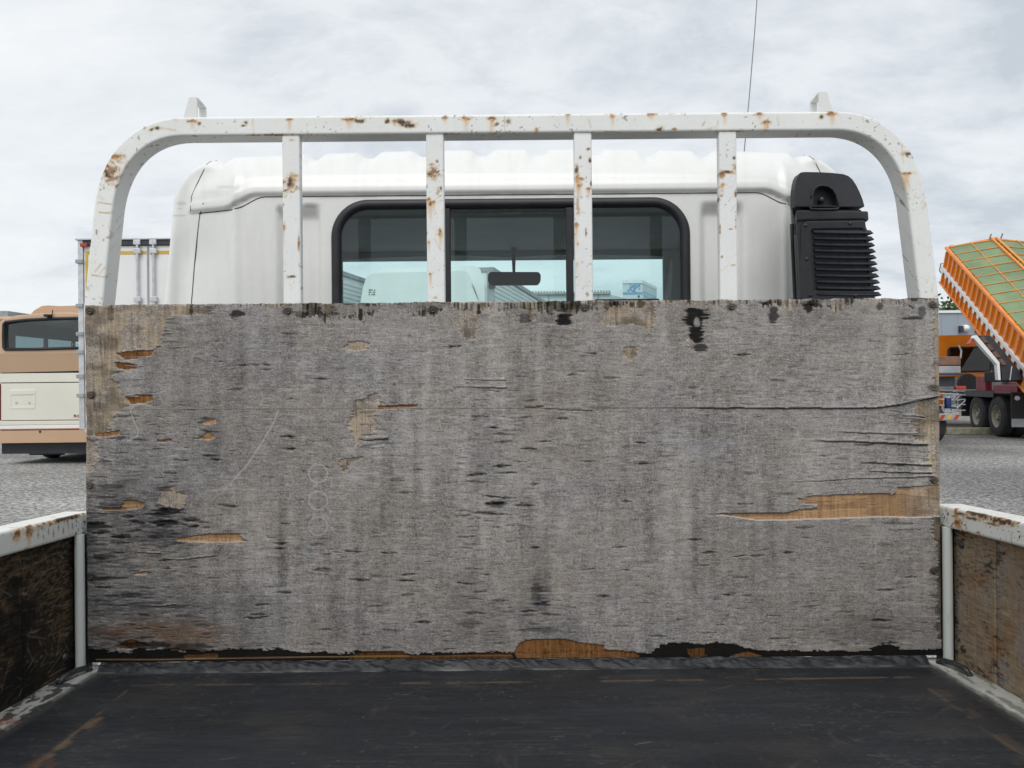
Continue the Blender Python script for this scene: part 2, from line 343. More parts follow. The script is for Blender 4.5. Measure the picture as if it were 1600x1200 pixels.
# ---------------------------------------------------------------- plywood
def plywood():
    st = 1.2
    lx0, lx1 = 132.3, 1468.8
    ly0, ly1 = 470.8, 1030.0
    u = np.arange(lx0, lx1 + st * .5, st); v = np.arange(ly0, ly1 + st * .5, st)
    U, V = np.meshgrid(u, v); U = U.astype(np.float64); V = V.astype(np.float64)
    rng = np.random.default_rng(3)
    Hh = np.zeros(U.shape); C = np.zeros(U.shape + (3,), np.float32)
    # --- face veneer: grey, horizontal grain with cross scuffs
    fine = fbm(U, V, 26, 2.2, 1, 3) - .5
    fine2 = fbm(U, V, 7, 2.6, 2, 2) - .5
    vert = fbm(U, V, 3.0, 42, 3, 3) - .5
    vmid = fbm(U, V, 22, 120, 4, 3) - .5
    big = fbm(U, V, 210, 150, 5, 4) - .5
    patch = fbm(U, V, 44, 22, 6, 4) - .5
    spk = rng.normal(0, 1, U.shape)
    cross = fbm(U * .8 + V * .6, V * .8 - U * .6, 3, 30, 8, 2) - .5
    wx = U + 14 * (fbm(U, V, 60, 40, 21, 3) - .5); wy = V + 5 * (fbm(U, V, 50, 22, 22, 3) - .5)
    hair = fbm(wx, wy, 13, 1.55, 23, 2) - .5
    hair2 = sstep(.60, .80, fbm(wx, wy, 20, 1.9, 24, 2))
    vsc = sstep(.60, .82, fbm(wx + .12 * V, V, 2.2, 20, 25, 3)) * sstep(.35, .65, fbm(U, V, 40, 60, 26, 3))
    mott = fbm(U, V, 9, 7, 27, 4) - .5
    vst = (fbm(U + 3 * (hair), V, 15, 260, 28, 3) - .5) * (.4 + 1.2 * sstep(.4, .65, fbm(U, V, 130, 110, 29, 2)))
    g = .252 * (1 + .24 * fine + .40 * hair + .24 * fine2 + .10 * vert + .30 * vmid + .50 * vst + .48 * big + .26 * patch + .42 * mott + .23 * spk + .10 * cross)
    g = g * (1 - .26 * hair2) + .07 * vsc
    g = np.clip(g, .05, .6)
    tint = fbm(U, V, 90, 60, 9, 4)
    C[..., 0] = g * (1.055 + .05 * (tint - .5)); C[..., 1] = g * .98; C[..., 2] = g * (.925 - .12 * (tint - .5))
    # warmer, browner towards the left edge bands; bluish wash
    brown = sstep(.52, .7, fbm(U, V, 120, 50, 12, 4)) * .14
    mixc(C, (.27, .22, .17), brown.astype(np.float32))
    Hh += .00035 * fine + .0002 * fine2 + .00025 * vert
    Hh += .0012 * (fbm(U, V, 160, 90, 13, 3) - .5)
    # pale scuffs
    sc = sstep(.63, .78, fbm(U, V, 4.5, 30, 14, 3)) * sstep(.42, .62, fbm(U, V, 60, 60, 15, 3))
    mixc(C, (.42, .40, .38), (sc * .25).astype(np.float32))
    sc = sstep(.62, .78, fbm(U, V, 34, 3.2, 16, 3)) * sstep(.45, .65, fbm(U, V, 70, 50, 17, 3))
    mixc(C, (.44, .43, .42), (sc * .5).astype(np.float32))
    # --- grey wash and damp stains with a shape of their own
    def soft(cx, cy, rx, ry, a, col=(.045, .045, .05), seed=0, edge=.45):
        cx, cy = lev(cx, cy)
        d = np.sqrt(((U - cx) / rx) ** 2 + ((V - cy) / ry) ** 2) + .9 * (fbm(U, V, 30, 9, 30 + seed, 4) - .5)
        gr = np.clip(.55 + 1.5 * (hair + .5 * fine) + 1.2 * patch, .15, 1.25)
        mixc(C, col, np.clip(a * 1.25 * gr * (1 - sstep(1 - edge, 1 + edge, d)), 0, 1).astype(np.float32))
    soft(845, 905, 13, 70, .50, seed=1); soft(838, 930, 24, 22, .35, seed=2); soft(725, 960, 22, 60, .42, seed=3)
    soft(772, 985, 26, 40, .33, seed=4); soft(840, 965, 60, 22, .34, seed=5); soft(875, 990, 50, 12, .4, seed=6)
    soft(190, 900, 120, 160, .55, seed=7); soft(160, 830, 70, 66, .8, seed=8); soft(255, 820, 40, 50, .75, seed=9); soft(170, 960, 60, 60, .5, seed=24); soft(290, 690, 150, 80, .22, seed=25); soft(620, 1000, 200, 16, .2, seed=26); soft(1240, 900, 120, 100, .14, seed=27); soft(1350, 500, 110, 40, .18, seed=28); soft(330, 560, 120, 70, .14, seed=29)
    soft(250, 1005, 150, 26, .62, (.022, .02, .018), seed=10); soft(330, 960, 120, 36, .38, seed=11)
    soft(815, 600, 20, 40, .18, seed=12); soft(760, 725, 26, 40, .25, seed=13); soft(330, 700, 26, 36, .25, seed=14)
    soft(1345, 985, 80, 22, .42, seed=15); soft(1420, 1000, 60, 60, .28, seed=16); soft(480, 975, 80, 20, .22, seed=17)
    soft(610, 470, 90, 30, .16, seed=18); soft(1090, 880, 26, 50, .18, seed=19); soft(240, 985, 95, 16, .45, (.19, .105, .055), seed=20, edge=.6)
    soft(310, 1000, 60, 18, .4, (.18, .10, .05), seed=22, edge=.6)
    soft(478, 860, 9, 8, .35, (.10, .19, .22), seed=21); soft(1105, 700, 40, 20, .12, (.25, .27, .33), seed=23)
    # --- horizontal checks (small lens-shaped openings)
    def check(cx, cy, ln, ht, a):
        i0 = int((cx - ln - lx0) / st); i1 = int((cx + ln - lx0) / st) + 2
        j0 = int((cy - ht * 2 - ly0) / st) - 1; j1 = int((cy + ht * 2 - ly0) / st) + 2
        i0, j0 = max(i0, 0), max(j0, 0); i1, j1 = min(i1, U.shape[1]), min(j1, U.shape[0])
        if i1 <= i0 or j1 <= j0: return
        uu = U[j0:j1, i0:i1]; vv = V[j0:j1, i0:i1]
        w = ht * np.clip(1 - ((uu - cx) / (ln * .55)) ** 2, 0, 1) * (.55 + .9 * vn(uu, vv * 0, 5, 1, int(cx)))
        dy = np.abs(vv - cy - .05 * (uu - cx) * math.sin(cx) - 1.6 * (vn(uu, vv * 0, 9, 1, int(cy)) - .5))
        rag = np.clip(.35 + 1.5 * vn(uu, vv, 4.5, 1.4, int(cy) + 3), 0, 1.15)
        m = np.clip(a * rag * np.clip(1.15 - dy / np.maximum(w * .62, .25), 0, 1) * (w > .15), 0, 1).astype(np.float32)
        Cs = C[j0:j1, i0:i1]; mixc(Cs, (.010, .010, .011), m)
        Hh[j0:j1, i0:i1] -= .0011 * m
        # pale lip under the check
        m2 = (.14 * a * np.clip(1 - np.abs(dy - w * .8 - 1) / 1.2, 0, 1) * (w > .3)).astype(np.float32)
        mixc(Cs, (.40, .39, .37), m2)
    def dens(x, y):
        d = .16
        if x < 340 and y > 640: d += 1.0
        if x < 200 and y > 760: d += .6
        if x < 460 and y > 900: d += .3
        if abs(x - 775) < 60 and 560 < y < 860: d += .45
        if abs(x - 1150) < 60 and 830 < y < 930: d += .4
        if 1100 < x < 1470 and y > 930: d += .35
        if 690 < x < 900 and y > 930: d += .6
        if y < 640: d *= .55
        if x > 850 and 520 < y < 930: d *= .6
        return d
    n = 0
    while n < 1150:
        x = rng.uniform(140, 1462); y = rng.uniform(500, 1015)
        if rng.random() > dens(x, y): continue
        n += 1
        big_ = rng.random() < .15
        check(x, y, rng.uniform(14, 36) if big_ else rng.uniform(5, 24), rng.uniform(2.0, 5.0) if big_ else rng.uniform(.8, 2.0), rng.uniform(.5, .95) if big_ else rng.uniform(.25, .75))
    for (x, y, ln, ht, a) in [(262, 797, 26, 7, .98), (252, 790, 20, 5, .95), (263, 815, 30, 5, .98), (256, 822, 26, 4, .95), (150, 818, 36, 5, .97),
        (158, 832, 30, 5, .97), (210, 815, 16, 7, .95), (186, 840, 26, 4, .9), (302, 823, 20, 5, .95), (258, 876, 22, 5, .97), (163, 918, 30, 4, .95),
        (330, 712, 28, 4, .95), (337, 718, 24, 4, .9), (416, 570, 18, 3, .9), (418, 577, 18, 3, .95), (438, 849, 22, 4, .97), (437, 858, 22, 4, .95), (410, 945, 24, 4, .95),
        (410, 964, 24, 3, .9), (785, 728, 30, 5, .97), (742, 742, 26, 4, .95), (790, 739, 40, 3, .9), (757, 802, 40, 7, .8), (775, 786, 36, 7, .95), (770, 776, 24, 3, .95),
        (607, 864, 30, 3, .95), (637, 898, 24, 3, .9), (660, 972, 28, 4, .95), (450, 682, 26, 5, .95), (452, 701, 22, 5, .95), (1160, 554, 28, 4, .95), (1215, 595, 20, 4, .9),
        (1157, 869, 26, 3, .95), (1183, 868, 26, 3, .95), (1231, 863, 18, 4, .95), (1158, 902, 28, 4, .95), (1086, 843, 22, 4, .95), (1107, 863, 24, 4, .95), (1098, 883, 24, 3, .9),
        (943, 932, 26, 4, .95), (847, 945, 30, 5, .8), (826, 955, 26, 4, .9), (860, 960, 34, 3, .85), (968, 855, 22, 3, .9), (1002, 692, 20, 3, .9), (770, 668, 20, 4, .9),
        (925, 552, 20, 4, .95), (895, 586, 16, 3, .9), (878, 654, 22, 3, .9), (853, 690, 22, 3, .95), (826, 701, 28, 4, .9), (1406, 818, 60, 5, .6), (1413, 828, 55, 4, .55), (1385, 851, 30, 5, .4)]:
        check(*lev(x, y), ln, ht, a)
    # --- fine scratch lines
    def line(pts, w, a, col, depth=0.0):
        q = [lev(*p) for p in pts]; best = np.full(U.shape, 1e9)
        for (x1, y1), (x2, y2) in zip(q[:-1], q[1:]):
            dx, dy = x2 - x1, y2 - y1; t = np.clip(((U - x1) * dx + (V - y1) * dy) / (dx * dx + dy * dy + 1e-9), 0, 1)
            best = np.minimum(best, np.hypot(U - x1 - t * dx, V - y1 - t * dy))
        m = np.clip(1.3 - best / w, 0, 1) * a
        mixc(C, col, m.astype(np.float32)); Hh[...] -= depth * m
    def ring(cx, cy, r, w, a, col, a0=0, a1=360):
        pts = [(cx + r * math.cos(math.radians(t)), cy + r * math.sin(math.radians(t))) for t in np.linspace(a0, a1, 22)]
        line(pts, w, a, col)
    for cy in (740, 782, 822): ring(497, cy, 14.5, 1.3, .5, (.5, .49, .47))
    ring(313, 562, 14, 2.4, .26, (.45, .45, .45), 150, 330); ring(1380, 966, 15, 1.2, .6, (.07, .06, .06), 170, 370); line([(1363, 979), (1400, 981)], 1.5, .7, (.05, .05, .05))
    ring(1065, 838, 13, 1.1, .3, (.45, .44, .43)); ring(1375, 715, 10, 1.3, .4, (.09, .09, .09), 200, 400)
    line([(434, 642), (428, 660), (410, 690), (385, 728), (365, 750)], 1.0, .75, (.50, .47, .42))
    line([(365, 750), (345, 772), (330, 780)], .9, .45, (.5, .48, .44))
    line([(228, 631), (210, 633), (203, 641), (208, 655), (216, 672), (214, 682), (198, 690)], .9, .7, (.48, .46, .42))
    line([(215, 631), (235, 634), (262, 642)], .8, .6, (.48, .46, .42))
    line([(1122, 583), (1160, 570), (1200, 558)], 1.2, .4, (.42, .41, .40)); line([(1000, 800), (1080, 690)], .8, .2, (.42, .41, .40))
    for k in range(70):
        x = rng.uniform(150, 1450); y = rng.uniform(500, 1010); a = rng.uniform(0, 2 * math.pi); l = rng.uniform(8, 40)
        line([(x, y), (x + l * math.cos(a), y + l * math.sin(a))], .8, rng.uniform(.15, .4), (.46, .45, .43) if rng.random() < .75 else (.1, .1, .1))
    # --- peeled areas: the next ply shows, its grain upright; jagged along the face grain
    wu = U + 9 * (vn(U * .03, V, 60, 1.1, 43) - .5) + 26 * (fbm(U * .15, V, 60, 4.2, 40, 3) - .5) + 7 * (vn(U * .05, V, 60, 1.7, 41) - .5)
    wv = V + 5 * (fbm(U, V, 13, 30, 42, 3) - .5)
    tanv = fbm(U, V, 2.4, 70, 50, 3) - .5; tanh_ = fbm(U, V, 30, 30, 51, 3) - .5
    TAN = .86 * np.stack([.40 * (1 + .62 * tanv + .3 * tanh_), .325 * (1 + .68 * tanv + .34 * tanh_), .245 * (1 + .75 * tanv + .4 * tanh_)], -1).astype(np.float32)
    gt = (sstep(.46, .62, fbm(U, V, 18, 26, 55, 4)) * .55)[..., None]
    TAN = (TAN * (1 - gt) + gt * np.stack([g * 1.1, g * 1.02, g * .96], -1)).astype(np.float32)
    TAN *= ((1 - .45 * sstep(.45, .72, fbm(U, V, 34, 22, 52, 4))) * (1 + .14 * spk) * (1 - .35 * sstep(.6, .8, fbm(U, V, 1.8, 50, 53, 2))))[..., None].astype(np.float32)
    gsp = (1 + .10 * spk)[..., None].astype(np.float32) * (1 - .5 * sstep(.55, .75, fbm(U, V, 2.2, 16, 54, 3)))[..., None].astype(np.float32)
    ORG = gsp * np.stack([.225 * (1 + .8 * tanv + .3 * tanh_), .105 * (1 + 1.0 * tanv + .4 * tanh_), .040 * (1 + 1.1 * tanv + .4 * tanh_)], -1).astype(np.float32)
    ORL = (gsp * .5 + .5) * np.stack([.40 * (1 + .45 * tanv + .4 * tanh_), .245 * (1 + .55 * tanv + .45 * tanh_), .135 * (1 + .6 * tanv + .35 * tanh_)], -1).astype(np.float32)
    def shift(m, k): 
        r = np.zeros_like(m)
        if k > 0: r[k:] = m[:-k]
        elif k < 0: r[:k] = m[-k:]
        return r
    def peel(poly, colr, depth, warp=1.0, lip=.26, a=1.0):
        q = [lev(*p) for p in poly]
        m = inpoly(U + (wu - U) * warp, V + (wv - V) * warp, q)
        mf = m.astype(np.float32)
        C[...] = C * (1 - a * mf[..., None]) + colr * (a * mf[..., None])
        Hh[m] = Hh[m] * .4 - depth + .0003 * tanv[m]
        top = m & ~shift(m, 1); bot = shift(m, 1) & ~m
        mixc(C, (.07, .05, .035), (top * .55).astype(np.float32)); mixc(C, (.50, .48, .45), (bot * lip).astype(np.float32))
        return m
    T = TAN
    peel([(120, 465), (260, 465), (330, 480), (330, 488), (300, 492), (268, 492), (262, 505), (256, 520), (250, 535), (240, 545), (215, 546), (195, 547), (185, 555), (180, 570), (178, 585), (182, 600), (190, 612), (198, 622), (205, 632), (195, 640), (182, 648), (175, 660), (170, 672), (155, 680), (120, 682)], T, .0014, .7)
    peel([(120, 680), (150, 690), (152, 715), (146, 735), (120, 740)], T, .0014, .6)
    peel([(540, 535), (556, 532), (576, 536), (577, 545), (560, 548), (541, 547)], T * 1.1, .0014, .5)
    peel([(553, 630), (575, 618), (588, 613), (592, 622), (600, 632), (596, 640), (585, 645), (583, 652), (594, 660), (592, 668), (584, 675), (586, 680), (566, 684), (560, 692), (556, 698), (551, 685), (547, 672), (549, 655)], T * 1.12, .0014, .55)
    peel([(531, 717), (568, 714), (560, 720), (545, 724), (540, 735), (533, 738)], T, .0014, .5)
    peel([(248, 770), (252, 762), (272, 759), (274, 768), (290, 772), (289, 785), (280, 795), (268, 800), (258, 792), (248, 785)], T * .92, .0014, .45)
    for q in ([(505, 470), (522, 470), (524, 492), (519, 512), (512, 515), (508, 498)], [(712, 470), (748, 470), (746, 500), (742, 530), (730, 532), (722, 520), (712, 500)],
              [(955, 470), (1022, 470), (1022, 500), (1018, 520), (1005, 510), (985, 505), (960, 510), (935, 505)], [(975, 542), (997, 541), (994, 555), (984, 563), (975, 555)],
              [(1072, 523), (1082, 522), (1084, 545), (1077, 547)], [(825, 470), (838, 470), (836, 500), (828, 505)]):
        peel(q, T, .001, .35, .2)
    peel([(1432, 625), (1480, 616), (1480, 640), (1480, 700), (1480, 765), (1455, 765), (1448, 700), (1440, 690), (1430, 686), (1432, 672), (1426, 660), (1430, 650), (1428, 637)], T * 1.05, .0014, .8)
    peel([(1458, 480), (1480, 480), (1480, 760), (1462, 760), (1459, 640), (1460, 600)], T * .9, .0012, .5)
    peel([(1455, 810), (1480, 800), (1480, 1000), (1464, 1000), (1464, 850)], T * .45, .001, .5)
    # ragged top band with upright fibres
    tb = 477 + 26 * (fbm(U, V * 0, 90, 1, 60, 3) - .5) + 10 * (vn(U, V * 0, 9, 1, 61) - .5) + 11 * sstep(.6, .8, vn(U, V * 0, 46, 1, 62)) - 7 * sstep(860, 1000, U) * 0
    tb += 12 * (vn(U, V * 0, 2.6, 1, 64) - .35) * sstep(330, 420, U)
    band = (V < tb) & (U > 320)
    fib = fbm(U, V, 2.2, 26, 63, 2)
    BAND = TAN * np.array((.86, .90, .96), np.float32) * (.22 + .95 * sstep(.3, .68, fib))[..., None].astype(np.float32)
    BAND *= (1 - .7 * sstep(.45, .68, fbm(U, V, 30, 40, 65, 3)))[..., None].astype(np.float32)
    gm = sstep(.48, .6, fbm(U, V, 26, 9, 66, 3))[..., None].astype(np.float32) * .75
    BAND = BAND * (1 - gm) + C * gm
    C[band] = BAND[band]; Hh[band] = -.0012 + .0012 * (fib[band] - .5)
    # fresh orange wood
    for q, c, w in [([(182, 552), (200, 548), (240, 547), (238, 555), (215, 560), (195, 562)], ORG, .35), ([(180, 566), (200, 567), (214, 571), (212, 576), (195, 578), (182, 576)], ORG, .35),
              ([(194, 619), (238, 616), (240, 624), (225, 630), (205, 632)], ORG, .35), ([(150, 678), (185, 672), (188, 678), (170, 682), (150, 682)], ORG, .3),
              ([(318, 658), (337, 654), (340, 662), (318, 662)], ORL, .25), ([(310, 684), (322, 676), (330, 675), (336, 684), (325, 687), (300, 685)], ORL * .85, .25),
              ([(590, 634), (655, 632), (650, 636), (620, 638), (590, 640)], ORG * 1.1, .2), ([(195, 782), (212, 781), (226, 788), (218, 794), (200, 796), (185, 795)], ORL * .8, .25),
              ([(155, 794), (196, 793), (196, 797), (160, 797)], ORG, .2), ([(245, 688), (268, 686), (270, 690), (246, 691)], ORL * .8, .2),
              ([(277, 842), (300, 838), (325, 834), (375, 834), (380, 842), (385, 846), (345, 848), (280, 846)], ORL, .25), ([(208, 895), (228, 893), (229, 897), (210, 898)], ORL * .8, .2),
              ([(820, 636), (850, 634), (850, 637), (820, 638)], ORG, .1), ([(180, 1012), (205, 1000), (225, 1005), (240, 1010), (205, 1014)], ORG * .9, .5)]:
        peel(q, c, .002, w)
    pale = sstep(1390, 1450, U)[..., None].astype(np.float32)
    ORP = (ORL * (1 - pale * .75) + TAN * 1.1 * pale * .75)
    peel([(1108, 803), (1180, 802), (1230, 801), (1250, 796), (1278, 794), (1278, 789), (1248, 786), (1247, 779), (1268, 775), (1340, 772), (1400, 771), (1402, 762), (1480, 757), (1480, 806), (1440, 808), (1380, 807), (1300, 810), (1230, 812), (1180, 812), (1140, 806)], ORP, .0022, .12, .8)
    stp = sstep(.50, .54, fbm(U * .35 + 9, V, 30, 7, 74, 3)) * (Hh < -.0018)
    C *= (1 - .22 * stp)[..., None].astype(np.float32); Hh -= .0006 * stp
    # black weathering along the foot, then orange breaks in it
    fb = 1020 - 9 * (fbm(U, V * 0, 60, 1, 70, 4) - .5) - 13 * sstep(.58, .72, fbm(U, V * 0, 120, 1, 71, 2)) * sstep(950, 1050, U) - 16 * (1 - sstep(330, 620, U)) * (fbm(U, V * 0, 40, 1, 73, 4))
    foot = (V + 7 * (fbm(U, V, 18, 2.4, 72, 3) - .5) + 3 * (vn(U, V, 4, 3, 75) - .5) > fb).astype(np.float32)
    mixc(C, (.008, .0075, .007), foot * (.9 + .1 * fib[:, :] * 0 + .08)); Hh -= .0016 * foot
    for q, c, w in [([(805, 1036), (806, 1010), (822, 1000), (880, 998), (905, 1004), (942, 1008), (945, 1015), (995, 1019), (1000, 1036)], ORG * .85, .2),
              ([(545, 1026), (570, 1019), (630, 1017), (640, 1025), (700, 1024), (800, 1020), (800, 1036), (540, 1036)], ORG * .42, .25),
              ([(1140, 1024), (1170, 1018), (1188, 1024), (1170, 1032), (1140, 1031)], ORG * .7, .2), ([(1075, 1014), (1102, 1012), (1102, 1030), (1077, 1030)], ORG * .4, .2),
              ([(285, 1024), (340, 1021), (340, 1027), (290, 1030)], ORG * .4, .2)]:
        peel(q, c, .0022, w, .1)
    # soot and black mould blotches, ragged along the grain
    def blot(cx, cy, rx, ry, a=.95, hole=None, seed=0, col=(.006, .006, .007)):
        cx, cy = lev(cx, cy)
        d = np.sqrt(((U - cx) / rx) ** 2 + ((V - cy) / ry) ** 2) + 1.0 * (fbm(U, V, 26, 2.6, 80 + seed, 2) - .5) + .5 * (fbm(U, V, 8, 8, 81 + seed, 2) - .5)
        m = 1 - sstep(.8, 1.15, d)
        if hole:
            hx, hy = lev(hole[0], hole[1]); m = m * sstep(.7, 1.2, np.sqrt(((U - hx) / hole[2]) ** 2 + ((V - hy) / hole[3]) ** 2))
        mixc(C, col, (a * m).astype(np.float32)); Hh[...] -= .0006 * m
    for (bx, by, rx_, ry_, a_) in ((152, 822, 22, 6, .85), (262, 800, 20, 7, .9), (260, 818, 22, 5, .85), (188, 838, 16, 5, .8), (300, 812, 12, 4, .7), (165, 905, 24, 4, .8), (160, 870, 18, 4, .7), (245, 838, 14, 4, .7), (200, 930, 20, 4, .6), (175, 760, 20, 4, .6), (255, 765, 14, 4, .6), (230, 1008, 46, 6, .8), (300, 1012, 30, 6, .7), (775, 790, 20, 4, .6), (838, 925, 9, 16, .5), (735, 975, 18, 9, .4), (845, 985, 30, 5, .5)): blot(bx, by, rx_, ry_, a_, seed=int(bx) % 13 + 20)
    blot(1086, 497, 19, 19, hole=(1089, 505, 5, 9), seed=0); blot(1088, 522, 12, 13, seed=1); blot(1093, 544, 12, 7, .8, seed=2)
    blot(881, 497, 13, 12, seed=3); blot(1208, 495, 9, 15, .8, seed=4); blot(370, 491, 10, 8, .85, seed=5); blot(1263, 480, 9, 9, .9, seed=6)
    blot(563, 492, 3.5, 12, .9, seed=7); blot(172, 490, 5, 13, .5, seed=8); blot(298, 486, 3, 9, .8, seed=9); blot(748, 482, 3, 9, .9, seed=10)
    blot(470, 491, 12, 5, .6, seed=11); blot(1440, 490, 6, 9, .6, seed=12); blot(1375, 479, 7, 6, .7, seed=13); blot(1000, 475, 6, 7, .7, seed=14); blot(1425, 498, 14, 3, .8, seed=15); blot(820, 497, 10, 8, .6, seed=16)
    # --- splits where the veneer stands off the core
    def split(pts, lift, run, w=1.5, a=.95, lipa=.6):
        q = [lev(*p) for p in pts]; qx = np.array([p[0] for p in q]); qy = np.array([p[1] for p in q])
        yy = np.interp(U, qx, qy) + 1.3 * (vn(U, V * 0, 12, 1, int(qx[0])) - .5)
        t = np.clip((U - qx[0]) / (qx[-1] - qx[0] + 1e-6), 0, 1); on = ((U >= qx[0]) & (U <= qx[-1]))
        amp = (np.clip(t * 6, 0, 1) * (.35 + .65 * t)) * on
        d = V - yy
        Hh[...] += lift * amp * np.exp(-np.clip(-d, 0, None) / run) * (d < 0)
        cut = np.clip(1 - np.abs(d - w) / (w * (.4 + t)), 0, 1) * np.clip(amp * 3, 0, 1)
        Hh[...] -= .0022 * cut; mixc(C, (.018, .015, .014), (cut * a).astype(np.float32))  # dark cut colour includes the shadow line beneath the lifted lip
        lp = np.clip(1 - np.abs(d + 1.2) / 1.4, 0, 1) * amp
        mixc(C, (.52, .50, .47), (lp * lipa).astype(np.float32))
    split([(1040, 637), (1160, 637), (1250, 637), (1330, 637), (1372, 636), (1405, 632), (1430, 625), (1468, 618)], .006, 14, 1.6)
    split([(1262, 688), (1330, 689), (1400, 692), (1450, 694)], .006, 10, 1.8)
    split([(1335, 722), (1400, 724), (1456, 727)], .005, 7, 1.4); split([(1345, 736), (1400, 737), (1456, 739)], .004, 6, 1.2)
    split([(1300, 674), (1380, 677), (1432, 677)], .003, 6, 1.1, .8); split([(1228, 754), (1330, 748), (1460, 744)], .0025, 6, 1.0, .6)
    split([(1400, 648), (1425, 650), (1445, 652)], .003, 5, 1.0); split([(560, 686), (580, 687), (606, 684)], .004, 5, 1.4)
    split([(700, 604), (750, 605), (790, 606)], .003, 6, .9, .7); split([(715, 592), (760, 594), (790, 594)], .002, 5, .8, .6)
    split([(250, 873), (290, 874), (335, 868)], .003, 8, .9, .5); split([(200, 862), (230, 863), (252, 864)], .003, 6, .9, .6); split([(215, 945), (250, 947), (275, 944)], .003, 6, .9, .6)
    split([(840, 600 + 38), (880, 640), (925, 641)], .002, 5, 1.0, .8)
    # long joint of the face veneer and the fainter one below
    line([(160, 640), (440, 639), (560, 638), (700, 638), (930, 638), (1160, 637)], 1.0, .62, (.06, .055, .05), .0006)
    line([(160, 639), (450, 637.5), (550, 637), (900, 636)], .8, .35, (.48, .46, .43))
    line([(300, 930), (700, 927), (1100, 925), (1400, 924)], .8, .32, (.42, .40, .38), .0002)
    line([(640, 1026), (480, 1027), (250, 1031), (150, 1031)], .9, .75, (.30, .19, .10)); line([(590, 1026), (800, 1025)], .8, .5, (.30, .19, .10))
    # screws sit in dark dimples
    SCR = [(140, 487), (142, 618), (140, 760), (141, 903), (450, 487), (676, 485), (913, 482), (1143, 480), (1458, 477), (1458, 607), (1460, 751), (1460, 893)]
    for (x, y) in SCR: 
        cx, cy = lev(x, y); d = np.hypot((U - cx) * .7, V - cy)
        mixc(C, (.05, .042, .035), (.7 * (1 - sstep(4.5, 8, d + 2 * (fbm(U, V, 6, 3, 99, 2) - .5)))).astype(np.float32)); Hh -= .0012 * (1 - sstep(4, 6, d))
    # --- place
    eu = 1.6 * (fbm(V * 1.0, U * 0, 22, 1, 90, 3) - .5); top_j = 2.6 * (vn(U[0], U[0] * 0, 20, 1, 91) - .5) + 1.6 * (vn(U[0], U[0] * 0, 4, 1, 92) - .5)
    wl = np.clip(1 - (U - lx0) / 12, 0, 1); wr = np.clip(1 - (lx1 - U) / 12, 0, 1); wt = np.clip(1 - (V - ly0) / 10, 0, 1)
    Ue = U + eu * 1.6 * wl + eu * .5 * wr; Ve = V + top_j[None] * wt
    edge = np.minimum(np.minimum(U - lx0, lx1 - U), V - ly0)
    Hh -= .0025 * np.clip(1 - edge / 2.5, 0, 1) ** 2
    X = (Ue - 800) / F * DB; Z = HC + (600 - Ve) / F * DB; Y = DB - Hh
    # returns of the sheet round its four edges, 15 mm back
    def pad(A): return np.pad(A, 1, mode='edge')
    X, Z, Y, Cp = pad(X), pad(Z), pad(Y), np.pad(C, ((1, 1), (1, 1), (0, 0)), mode='edge')
    Y[0, :] = Y[-1, :] = DB + .0145; Y[:, 0] = Y[:, -1] = DB + .0145
    o = grid_obj('plywood_board', X, Y, Z, M['wood'], TRUCK, Cp, flip=True)
    tag(o, 'large weathered grey plywood sheet with peeling veneer and orange bare patches')
    MB().span((X.min() + .004, DB + .0048, Z.min() + .003), (X.max() - .004, DB + .014, Z.max() - .004)).build('core_ply', M['rustbrown'], o)
    for i, (x, y) in enumerate(SCR):
        c = P(x, y, DB - .0008); mb = MB()
        mb.lathe([(0, .0004), (.0011, .0002), (.0015, -.0004), (.0034, -.0010), (.0044, -.0005), (.0048, .0012)], c, 'Y', 20)
        mb.build('screw', M['screw'], o, smooth=True)
    # slivers of veneer hanging off the right edge and at the splits
    def sliver(pts, wdt, off):
        q = [P(x, y, DB - off * (i / (len(pts) - 1))) for i, (x, y) in enumerate(pts)]
        mb = MB(); n = len(q)
        for k in range(n - 1):
            w0 = wdt * (1 - k / (n - 1) * .8); w1 = wdt * (1 - (k + 1) / (n - 1) * .8)
            a, b = q[k], q[k + 1]
            f = [a + Vector((0, -.0005, w0 / 2)), b + Vector((0, -.0005, w1 / 2)), b + Vector((0, -.0005, -w1 / 2)), a + Vector((0, -.0005, -w0 / 2))]
            mb.hexa(f, [p + Vector((0, .0009, 0)) for p in f])
        mb.build('veneer_sliver', M['sliver'], o)
    M['sliver'] = mat('veneer_sliver_grey', (.30, .28, .26), rough=.9, var=.4, vscale=200, stretch=(.1, 1, 2))
    sliver([(1380, 632), (1420, 628), (1452, 621), (1474, 616.5)], .0035, .005)
    sliver([(1392, 676), (1420, 678), (1446, 679)], .003, .006); sliver([(1398, 652), (1430, 652), (1450, 655)], .003, .004)
    sliver([(1380, 712), (1420, 714), (1457, 716)], .0025, .004); sliver([(560, 684), (580, 684.5), (604, 683)], .004, .006)
    sliver([(1392, 772), (1400, 768)], .003, .003)
    rr = random.Random(4)
    for (x0, x1, y0, y1, n, w) in ((1395, 1440, 640, 684, 7, .0026), (1420, 1458, 700, 752, 6, .002), (240, 268, 492, 545, 6, .002), (584, 606, 638, 684, 5, .0022), (300, 330, 480, 490, 3, .002), (1240, 1275, 776, 794, 3, .0024), (175, 200, 556, 628, 5, .002)):
        for k in range(n):
            x = rr.uniform(x0, x1); y = y0 + (y1 - y0) * (k + rr.random() * .6) / n; l = rr.uniform(14, 34); sg = 1 if x0 > 300 else -1
            sliver([(x - sg * l, y + rr.uniform(-1, 1)), (x - sg * l * .4, y + rr.uniform(-.6, .6)), (x + sg * rr.uniform(4, 12), y + rr.uniform(-1.5, 1.5))], w * rr.uniform(.5, 1.1), rr.uniform(.0015, .005))
    return o
BOARD = plywood()

